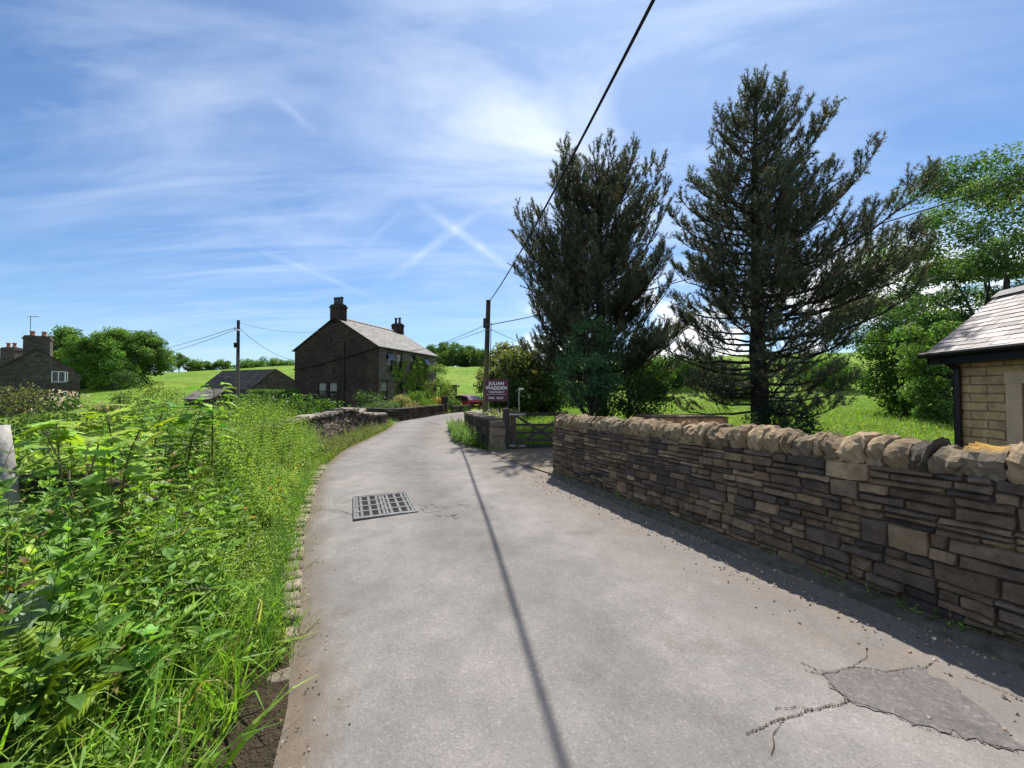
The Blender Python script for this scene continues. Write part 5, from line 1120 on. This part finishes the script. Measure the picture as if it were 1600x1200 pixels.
shoots(ub, us, P, np.maximum(H, .15), rng.normal(0, .16, (len(P), 2)), 9, .085, W_M, rng)
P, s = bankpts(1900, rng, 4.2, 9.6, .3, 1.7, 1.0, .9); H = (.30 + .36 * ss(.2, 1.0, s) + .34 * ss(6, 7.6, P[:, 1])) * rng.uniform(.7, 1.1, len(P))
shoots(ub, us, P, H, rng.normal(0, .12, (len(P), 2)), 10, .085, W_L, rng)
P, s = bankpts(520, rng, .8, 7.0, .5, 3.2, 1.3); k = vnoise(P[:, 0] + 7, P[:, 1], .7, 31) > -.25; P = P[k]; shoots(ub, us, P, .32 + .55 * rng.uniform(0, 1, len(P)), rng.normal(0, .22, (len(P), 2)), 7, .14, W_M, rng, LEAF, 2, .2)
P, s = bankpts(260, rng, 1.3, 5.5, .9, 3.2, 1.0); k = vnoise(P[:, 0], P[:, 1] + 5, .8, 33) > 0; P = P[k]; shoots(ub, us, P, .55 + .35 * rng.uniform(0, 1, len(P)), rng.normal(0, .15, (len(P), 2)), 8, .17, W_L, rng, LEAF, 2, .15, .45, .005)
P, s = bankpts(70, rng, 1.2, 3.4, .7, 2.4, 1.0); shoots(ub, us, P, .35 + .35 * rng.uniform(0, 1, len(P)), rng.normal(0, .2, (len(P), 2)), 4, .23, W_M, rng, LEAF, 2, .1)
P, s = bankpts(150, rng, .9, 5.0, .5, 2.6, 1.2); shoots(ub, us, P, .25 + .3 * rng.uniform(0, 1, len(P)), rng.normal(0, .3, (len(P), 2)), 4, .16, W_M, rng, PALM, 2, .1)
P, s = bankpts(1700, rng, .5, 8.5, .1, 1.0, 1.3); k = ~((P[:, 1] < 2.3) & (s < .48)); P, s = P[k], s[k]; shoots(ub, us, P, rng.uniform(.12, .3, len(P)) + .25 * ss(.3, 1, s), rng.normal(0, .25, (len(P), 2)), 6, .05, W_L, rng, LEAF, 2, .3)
# beyond the parapet: the garden thicket
for (n, y0, y1, x0, x1, hh, L, pal) in ((900, 3.0, 9, -9.5, -4.2, .75, .12, W_M), (700, 8, 16, -15, -6.6, .7, .15, W_M), (300, 7, 20, -22, -9, .6, .16, G_M)):
    y = rng.uniform(y0, y1, n); x = rng.uniform(x0, x1, n); k = (x < XL(y) - 1.7); x, y = x[k], y[k]; P = np.column_stack([x, y, tz(x, y)]); shoots(ub, us, P, hh * rng.uniform(.5, 1.35, len(P)), rng.normal(0, .15, (len(P), 2)), 8, L, pal, rng, LEAF)
# verge beside the parapet
y = rng.uniform(9.3, 18.6, 700); x = XL(y) - rng.uniform(.05, .7, 700); P = np.column_stack([x, y, tz(x, y)]); shoots(ub, us, P, rng.uniform(.1, .42, 700), rng.normal(0, .2, (700, 2)), 5, .085, [((.14, .2, .035), 3), ((.2, .17, .05), 2), ((.1, .17, .03), 2)], rng)
# weeds along the short wall, house garden wall and foot of long wall
y = rng.uniform(11.0, 16.4, 420); x = XR(y) + rng.uniform(-.35, .12, 420); P = np.column_stack([x, y, 0 * x]); shoots(ub, us, P, rng.uniform(.15, .6, 420), rng.normal(0, .2, (420, 2)), 7, .10, W_M, rng, LEAF)
y = rng.uniform(21, 32, 260); x = XL(y) - rng.uniform(0, .45, 260); P = np.column_stack([x, y, 0 * x]); shoots(ub, us, P, rng.uniform(.1, .32, 260), rng.normal(0, .2, (260, 2)), 5, .12, G_L, rng, LEAF)
y = np.concatenate([rng.normal(c, .28, 26) for c in (6.9, 5.5, 4.6, 3.0, 2.35)]); q = XR(y) - rng.uniform(-.02, .12, len(y)); P = np.column_stack([q, y, 0 * q]); shoots(ub, us, P, rng.uniform(.04, .15, len(y)), rng.normal(0, .4, (len(y), 2)), 4, .05, W_M, rng, LEAF)
kind(ub.build('undergrowth', M['leaf']), 'stuff'); kind(us.build('undergrowth_stems', M['leafd']), 'stuff')
print('undergrowth', ub.n)

# grass
def blades(mb, P, H, W, pal, rng, lean=.35, dirn=None):
    N = len(P); d = unit(np.column_stack([rng.normal(0, lean, (N, 2)), np.ones(N)]) + (0 if dirn is None else np.asarray(dirn))); up = rdir(N, rng, -.3, .3)
    w = np.array([p[1] for p in pal], float); c = np.array([p[0] for p in pal])[rng.choice(len(pal), N, p=w / w.sum())] * np.exp(rng.normal(0, .2, (N, 1)))
    mb.inst(*BLADE, frames(d, up, H, W), P, c)
gb = MB(); GR = [((.16, .29, .03), 3), ((.22, .33, .045), 2), ((.11, .22, .026), 2), ((.32, .27, .11), .5)]
P, s = bankpts(9000, rng, .25, 9.5, .0, 1.5, 1.7, 1.2); bare = lambda P, s: ~((P[:, 1] < 2.25) & (s < .40 - .12 * np.abs(P[:, 1] - 1.3) + .09 * vnoise(P[:, 0], P[:, 1], .15, 3))); k = bare(P, s); P, s = P[k], s[k]; blades(gb, P, rng.uniform(.10, .34, len(P)) + .22 * ss(.2, .9, s), rng.uniform(.0025, .006, len(P)), GR, rng, .35)
P, s = bankpts(3000, rng, .25, 2.6, .25, 1.9, 1.2); blades(gb, P, rng.uniform(.3, .62, len(P)), rng.uniform(.005, .014, len(P)), GR, rng, .45)
# fine dense fringe at the road edge
yc = rng.choice([2.6, 2.75, 2.9, 3.6, 4.0, 4.4, 5.0, 5.6, 6.4], 5200); y = yc + rng.normal(0, .2, 5200); x = XL(y) - .12 - np.abs(rng.normal(0, .11, 5200)); blades(gb, np.column_stack([x, y, tz(x, y)]), rng.uniform(.08, .26, 5200), rng.uniform(.0015, .003, 5200), [((.09, .2, .02), 3), ((.13, .25, .03), 1)], rng, .22)
y = rng.uniform(9, 19, 5000); x = XL(y) - np.abs(rng.normal(.05, .4, 5000)); blades(gb, np.column_stack([x, y, tz(x, y)]), rng.uniform(.06, .3, 5000), rng.uniform(.004, .009, 5000), [((.13, .2, .03), 3), ((.24, .2, .08), 2)], rng)
y = rng.uniform(10, 36, 3000); x = np.where(rng.random(3000) < .5, XR(y) + np.abs(rng.normal(0, .25, 3000)), XL(y) - np.abs(rng.normal(0, .25, 3000))); k = (y > 19) | (x > -3); blades(gb, np.column_stack([x, y, tz(x, y)])[k], rng.uniform(.08, .35, k.sum()), rng.uniform(.006, .012, k.sum()), GR, rng)
# meadow behind the gate and wall
n = 42000; y = 8.6 + 30 * rng.uniform(0, 1, n) ** 1.5; x = rng.uniform(-1.8, 1, n) + rng.uniform(0, 1, n) * y * 1.15
k = (x > XR(y) + .5) & ~((y < 13.2) & (x > 3.6) & (x < 6.4) & (y > 10.8)) & ((x - .8) * .915 + (y - 7.45) * .403 > .7) & ~((x < 1.7) & (y < 10.8)); x, y = x[k], y[k]
blades(gb, np.column_stack([x, y, tz(x, y)]), rng.uniform(.16, .48, len(x)) , rng.uniform(.006, .013, len(x)) * (1 + y / 30), [((.15, .26, .03), 3), ((.19, .29, .04), 2), ((.10, .19, .025), 2), ((.28, .28, .1), .7)], rng, .3)
n = 900; y = rng.uniform(9, 22, n); x = rng.uniform(6, 15, n); P = np.column_stack([x, y, tz(x, y) + rng.uniform(.25, .5, n)]); gb.inst(*SMALL, frames(rdir(n, rng, -.2, .6), noisy_up(n, rng), np.full(n, .045)), P, vary((.65, .45, .02), n, rng, .1, .02))
n = 1000; y = rng.uniform(14, 24, n); x = XR(y) + rng.uniform(.3, 2.6, n); P = np.column_stack([x, y, tz(x, y) + rng.uniform(.4, .75, n)]); gb.inst(*SMALL, frames(rdir(n, rng, -.2, .6), noisy_up(n, rng), np.full(n, .05)), P, vary((.6, .58, .45), n, rng, .1, .02))
n = 2500; y = rng.uniform(13.5, 25, n); x = XR(y) + rng.uniform(.2, 2.8, n); k = ~((x > -.35 - .6 * (y - 13)) & (y < 13)); blades(gb, np.column_stack([x, y, tz(x, y)])[k], rng.uniform(.3, .8, k.sum()), rng.uniform(.006, .012, k.sum()), [((.17, .24, .05), 2), ((.3, .28, .12), 1)], rng, .2)
kind(gb.build('grass', M['grass']), 'stuff'); print('grass', gb.n)
# poppies / orange flowers dotted along the verge
fl = MB(); n = 13; y = rng.choice([5.2, 5.8, 6.3, 4.3, 3.7], n) + rng.normal(0, .3, n); x = XL(y) - rng.uniform(.15, .5, n); Pf = np.column_stack([x, y, tz(x, y) + rng.uniform(.25, .5, n)])
kk = np.repeat(np.arange(n), 5); fl.inst(*SMALL, frames(rdir(n * 5, rng, -.1, .8), noisy_up(n * 5, rng), np.full(n * 5, .024)), Pf[kk], vary((.62, .30, .05), n * 5, rng, .2)); fl.sticks(Pf - (0, 0, .3), Pf, .002, .0015, (.08, .13, .03)); kind(fl.build('verge_flowers', M['petal']), 'stuff')

# individual plants that stand out of the bank
def sapling(label, px, Y, toppx, seed, nl, L, pal, tpl=PALM, barkc=(.15, .14, .06), name='sapling', top_only=.45, lean=(0, 0)):
    rng = np.random.default_rng(seed); p = on(px, Y); H = zt(toppx, Y) - p[2]; root = empty(name, label, 'plant', p); b = MB(); lean = rng.normal(0, .09, 2); P_ = bezier(p - (0, 0, .1), p + np.array([-lean[0] * .6, lean[1] * .4, H * .6]), p + np.array([lean[0], lean[1], H]), 9); b.tube(P_, np.linspace(.011, .004, 9), 6, barkc); lf = MB(); A, B_, D = [], [], []
    for k in range(nl):
        f = top_only + (1 - top_only) * (k // 2 + 1) / (nl / 2); i_ = min(f, 1) * 8; j = int(min(i_, 7)); q = P_[j] + (P_[j + 1] - P_[j]) * (i_ - j); a = (k // 2) * 1.57 + (k % 2) * math.pi + rng.normal(0, .3); d = np.array([math.cos(a), math.sin(a), .35 + rng.normal(0, .15)]); pl_ = L * rng.uniform(.35, .75); A.append(q); B_.append(q + unit(d) * pl_); D.append(d * np.array([1, 1, .1]))
    A, B_, D = np.array(A), np.array(B_), np.array(D); b.sticks(A, B_, .0028, .0018, (.13, .12, .04)); b.build('stem', M['bark'], root); n = len(A); lf.inst(*tpl, frames(D + rng.normal(0, .15, (n, 3)), noisy_up(n, rng, .3), L * rng.uniform(.7, 1.2, n)), B_, vary(np.array(pal), n, rng, .18)); lf.build('leaf_cluster', M['leaf'], root); return root
YG = (.24, .36, .045); MG = (.15, .28, .04)
sapling('tall sapling with wide yellow green lobed leaves near left, above bare stems', 178, 3.3, 640, 401, 28, .15, YG)
sapling('yellow green lobed sapling rising left of the garden shrubs', 110, 2.9, 662, 402, 26, .15, YG)
sapling('slim upright dark stemmed sapling under the yellow green shrub', 237, 3.6, 634, 403, 28, .12, MG)
sapling('leafy upright sapling in front of the barn and slim pole', 336, 4.1, 606, 404, 34, .15, MG, LEAF)
sapling('broad leaved sapling between two upright stems in weeds', 285, 3.8, 640, 405, 28, .14, MG)
sapling('sapling with large pale leaves low among the weeds', 205, 2.6, 672, 406, 24, .15, YG)
def dead(label, px, Y, seed, tops):
    rng = np.random.default_rng(seed); p = on(px, Y); b = MB()
    for (tx, ty, r) in tops:
        q = np.array([at(tx, Y), Y + rng.normal(0, .1), zt(ty, Y)]); P_ = limb_to(b, p + rng.normal(0, .03, 3) * (1, 1, 0) - (0, 0, .1), q, r, r * .45, rng, (.26, .19, .13), .0, 6, 9)
        for k in (4, 6): e_2 = P_[k] + np.array([rng.normal(0, .08), rng.normal(0, .08), rng.uniform(.06, .16)]); limb_to(b, P_[k], e_2, r * .5, r * .25, rng, (.24, .17, .11), 0, 5, 4)
    o = b.build('dead_stem', M['bark'], None, True, origin=p); tag(o, label, 'dead stem')
dead('pale forked dead stem standing in weeds right of the fence post', 128, 2.75, 411, ((88, 672, .009), (112, 690, .008)))
dead('bare reddish dead stem leaning right among saplings', 125, 2.55, 412, ((180, 690, .010), (150, 720, .007)))
dead('short bare dead stem beside the dark fallen branch', 82, 2.6, 413, ((80, 740, .009),))
hw = empty('hogweed', 'big pale grey green lobed leaf plant close to camera at left edge', 'plant', on(20, 1.62)); rng = np.random.default_rng(420); lf = MB(); b = MB(); p = on(20, 1.62)
nl_ = 9; Bt = np.array([(at(36, 1.55), 1.55, zt(925, 1.55)), (at(-30, 1.6), 1.6, zt(870, 1.6)), (at(-6, 1.7), 1.75, zt(840, 1.7)), (at(10, 1.5), 1.5, zt(985, 1.5)), (at(-60, 1.7), 1.7, zt(800, 1.7)), (at(70, 1.6), 1.6, zt(1000, 1.6)), (at(45, 1.9), 1.9, zt(800, 1.9)), (at(-40, 1.5), 1.5, zt(960, 1.5)), (at(90, 1.8), 1.8, zt(900, 1.8))])
Dd = rng.normal(0, .3, (nl_, 3)) + np.array([(.75, -.25, -.3), (-.5, -.5, .1), (.35, .6, .15), (.5, -.6, -.4), (-.3, .3, .3), (.8, .2, -.3), (.5, .3, .2), (-.2, -.7, -.2), (.9, .1, .0)]); cc = vary((.17, .27, .10), nl_, rng, .15); cc[0] = (.24, .31, .20); cc[2] = (.26, .33, .04); Sz = rng.uniform(.11, .17, nl_); Sz[0] = .21
Up = unit(np.array([0, -.35, .9]) + rng.normal(0, .3, (nl_, 3))); b.sticks(np.repeat(p[None], nl_, 0), Bt, .006, .003, (.12, .16, .05)); b.build('stem', M['leafd'], hw)
# leaves with ribs and a crumpled edge
TVr, TFr = PALM; kk_ = np.arange(len(TVr) - 1); ringv = TVr[:-1]; mid = (ringv + TVr[-1]) / 2; mid[:, 2] += np.where(kk_ % 2 == 0, .035, -.02); n_ = len(ringv)
TV2 = np.concatenate([ringv + np.column_stack([0 * kk_, 0 * kk_, .05 * np.sin(kk_ * 1.9)]), mid, TVr[-1:]]); TF2 = [np.array([(i, (i + 1) % n_, n_ + (i + 1) % n_, n_ + i) for i in range(n_)]), np.array([(2 * n_, n_ + i, n_ + (i + 1) % n_) for i in range(n_)])]
for k in range(nl_): lf = MB(); lf.inst(TV2, TF2, frames(Dd[k:k+1], Up[k:k+1], Sz[k:k+1]), Bt[k:k+1], cc[k:k+1]); lf.build('leaf', M['leaf'], hw)
fe = empty('fern', 'yellow green fern fronds near lower left corner of the bank', 'fern', on(60, 1.4)); p = on(60, 1.4); rng = np.random.default_rng(430)
for (tx, ty) in ((115, 1010), (20, 990), (150, 1090), (-30, 1080)):
    tip = np.array([at(tx, 1.42), 1.45, zt(ty, 1.42)]); P_ = bezier(p - (0, 0, .05), (p + tip) / 2 + (0, 0, .18), tip, 18); lf = MB(); lf.tube(P_, np.linspace(.004, .001, 18), 5, (.16, .18, .05)); ax = unit(np.gradient(P_, axis=0)); sd = unit(np.cross(ax, (0, 0, 1.)))
    for sg in (-1, 1):
        k = np.arange(3, 17); ln = .13 * np.sin(np.linspace(.5, 3.0, 14)) + .02; lf.inst(*LANCE, frames(sd[k] * sg + ax[k] * .45, np.cross(sd[k], ax[k]) * 1.0, ln, ln * .8), P_[k], vary((.2, .29, .03), 14, rng, .1))
    lf.build('frond', M['leaf'], fe)
br = MB(); rng = np.random.default_rng(440)
for k in range(9):
    a = np.array([rng.uniform(-2.9, -2.3), rng.uniform(2.0, 3.0), rng.uniform(.3, .6)]); limb_to(br, a, a + np.array([rng.uniform(.3, .8), rng.uniform(.0, .5), rng.uniform(-.05, .28)]), .008, .003, rng, (.13, .09, .06), .1, 5, 6)
o = br.build('bramble_canes', M['bark'], None, True, origin=(-2, 2.5, .4)); tag(o, 'tangle of thin brown bramble canes in shade inside the weed bank', 'brambles')
# ------------------------------------------------------------------ camera, sun, sky
AZ, EL = math.radians(17), math.radians(57)       # to the right of the view direction (+Y), above the horizon
cam = bpy.data.cameras.new('camera'); co = bpy.data.objects.new('camera', cam); COL.objects.link(co); scene.camera = co
cam.sensor_width = 36; cam.lens = F_PX / 1600 * 36; cam.clip_start = .05; cam.clip_end = 3000
co.location = (0, 0, 1.6); co.rotation_euler = (math.radians(90) + math.atan2(HOR - 600, F_PX), 0, 0)
sd = np.array([math.sin(AZ) * math.cos(EL), math.cos(AZ) * math.cos(EL), math.sin(EL)])
sun = bpy.data.lights.new('sun', 'SUN'); sun.energy = 4.6; sun.angle = math.radians(.55); sun.color = (1, .96, .9)
so = bpy.data.objects.new('sun', sun); COL.objects.link(so)
import mathutils
so.rotation_euler = mathutils.Vector(sd).to_track_quat('Z', 'Y').to_euler(); so.location = (0, 0, 60)
w = bpy.data.worlds.new('World'); scene.world = w; w.use_nodes = True; w.node_tree.nodes.clear(); t = NT(w.node_tree)
sky = t.n('ShaderNodeTexSky', sky_type='NISHITA', sun_disc=False, sun_elevation=EL, sun_rotation=AZ, altitude=200, air_density=1.0, dust_density=.35, ozone_density=3.0).outputs[0]
dirv = t.n('ShaderNodeVectorMath', {0: t.n('ShaderNodeTexCoord').outputs['Generated']}, operation='NORMALIZE').outputs[0]
sep = t.n('ShaderNodeSeparateXYZ', {0: dirv}).outputs; dx, dy, dz = sep[0], sep[1], sep[2]
zc_ = t.math('ADD', t.math('MAXIMUM', dz, 0.0), .14)
plane = t.n('ShaderNodeCombineXYZ', {0: t.math('DIVIDE', dx, zc_), 1: t.math('DIVIDE', dy, zc_), 2: 0.0}).outputs[0]
def rotsc(v, ang, sc, loc=(0, 0, 0)): return t.n('ShaderNodeMapping', {'Vector': v, 'Rotation': (0, 0, ang), 'Scale': sc, 'Location': loc}).outputs[0]
def gauss(c, k):      # soft blob round a sky direction
    d = t.n('ShaderNodeVectorMath', {0: dirv, 1: tuple(unit(c))}, operation='DOT_PRODUCT').outputs['Value']
    return t.math('POWER', t.math('MAXIMUM', d, 0.0), k)
def dpx(px, py): return np.array([(px - 800) / 600, 1.0, (HOR - py) / 600])
c1 = t.ramp(t.noise(rotsc(plane, .5, (.55, 1.5, 1), (.3, .8, 0)), 1.3, 9, .58, 1.1), [(.40, 0.0), (.75, 1.0)])
c2 = t.ramp(t.noise(rotsc(plane, -.25, (.45, 2.6, 1), (3.1, .4, 0)), 1.7, 9, .62, .7), [(.45, 0.0), (.8, 1.0)])
a1 = t.math('ADD', t.math('MULTIPLY', gauss(dpx(900, 90), 8.0), .85), .06, clamp=True)
a2 = t.math('ADD', t.math('MULTIPLY', gauss(dpx(420, 420), 26.0), .36), .07, clamp=True)
a3 = t.math('MULTIPLY', gauss(dpx(60, 60), 30.0), .4)
cl_ = t.math('ADD', t.math('ADD', t.math('MULTIPLY', c1, a1), t.math('MULTIPLY', c2, a2)), t.math('MULTIPLY', c1, a3), clamp=True)
veil = t.math('MULTIPLY', gauss(dpx(900, 60), 5.0), .22)
fill_veil = t.math('MULTIPLY', gauss((-.35, -.75, .75), 3.0), .75)     # unseen bright veil added overhead and behind the camera to lift the shade
cl_ = t.math('ADD', t.math('ADD', cl_, veil, clamp=True), fill_veil, clamp=True)
# contrails: thin soft streaks between two sky directions
u_ = t.math('DIVIDE', dx, t.math('MAXIMUM', dy, .05)); v_ = t.math('DIVIDE', dz, t.math('MAXIMUM', dy, .05)); front = t.math('GREATER_THAN', dy, .1)
brk = t.ramp(t.noise(dirv, 26.0, 5, .65), [(.3, .35), (.65, 1.0)])
for (x0, y0, x1, y1, wd0, amp) in ((640, 306, 820, 434, .0125, .42), (800, 292, 566, 462, .0125, .26), (380, 380, 610, 476, .007, .2), (415, 140, 500, 206, .013, .22), (640, 312, 560, 392, .007, .14)):
    p0 = np.array([(x0 - 800) / 600, (HOR - y0) / 600]); p1 = np.array([(x1 - 800) / 600, (HOR - y1) / 600]); L = np.linalg.norm(p1 - p0); e = (p1 - p0) / L; n_ = np.array([-e[1], e[0]])
    du, dv = t.math('SUBTRACT', u_, float(p0[0])), t.math('SUBTRACT', v_, float(p0[1]))
    al = t.math('ADD', t.math('MULTIPLY', du, float(e[0])), t.math('MULTIPLY', dv, float(e[1]))); ac = t.math('ADD', t.math('MULTIPLY', du, float(n_[0])), t.math('MULTIPLY', dv, float(n_[1])))
    ac = t.math('ADD', ac, t.math('MULTIPLY', t.math('SUBTRACT', t.noise(dirv, 9.0, 3), .5), .012))
    m1 = t.math('DIVIDE', ac, t.math('MULTIPLY', wd0, t.math('ADD', .45, t.noise(dirv, 14.0, 5, .7)))); m1 = t.math('POWER', 2.718, t.math('MULTIPLY', t.math('MULTIPLY', m1, m1), -1.0))
    m2 = t.math('MULTIPLY', t.n('ShaderNodeMapRange', {0: al, 1: 0.0, 2: L * .4, 3: 0.0, 4: 1.0}).outputs[0], t.n('ShaderNodeMapRange', {0: al, 1: L * .6, 2: L, 3: 1.0, 4: 0.0}).outputs[0])
    cl_ = t.math('ADD', cl_, t.math('MULTIPLY', t.math('MULTIPLY', t.math('MULTIPLY', m1, m2), t.math('MULTIPLY', brk, front)), amp), clamp=True)
# low cumulus behind the trees on the right
cu_n = t.ramp(t.noise(t.n('ShaderNodeMapping', {'Vector': dirv, 'Scale': (1, 1, 1.5)}).outputs[0], 5.2, 7, .55, .2), [(.46, 0.0), (.54, 1.0)])
band = t.math('MULTIPLY', t.n('ShaderNodeMapRange', {0: dz, 1: .30, 2: .17, 3: 0.0, 4: 1.0}).outputs[0], t.n('ShaderNodeMapRange', {0: dx, 1: -.02, 2: .12, 3: 0.0, 4: 1.0}).outputs[0])
cum = t.math('MULTIPLY', cu_n, band)
cum2 = gauss(dpx(1345, 440), 420.0); cum = t.math('ADD', cum, t.math('MULTIPLY', cum2, .8), clamp=True)
hz_ = t.math('POWER', t.math('SUBTRACT', 1.0, t.math('MAXIMUM', dz, 0.0)), 9.0)
# the cloud brightness follows the sky around it
skyc = t.mix(1.0, sky, (SKY_T), 'MULTIPLY')
skyc = t.mix(t.math('MULTIPLY', hz_, .42), skyc, HAZEC)
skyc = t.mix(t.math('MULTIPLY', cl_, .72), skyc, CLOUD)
skyc = t.mix(cum, skyc, CUMUL)
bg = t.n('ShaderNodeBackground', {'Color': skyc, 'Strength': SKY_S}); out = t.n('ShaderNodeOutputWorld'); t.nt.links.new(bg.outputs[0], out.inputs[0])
vs = scene.view_settings; vs.view_transform = 'Standard'; vs.look = 'None'; vs.gamma = 1; vs.use_curve_mapping = False; vs.exposure = EXPO
scene.render.engine = 'CYCLES'; scene.cycles.max_bounces = 6; scene.cycles.diffuse_bounces = 3; scene.cycles.transmission_bounces = 4; scene.cycles.use_denoising = True
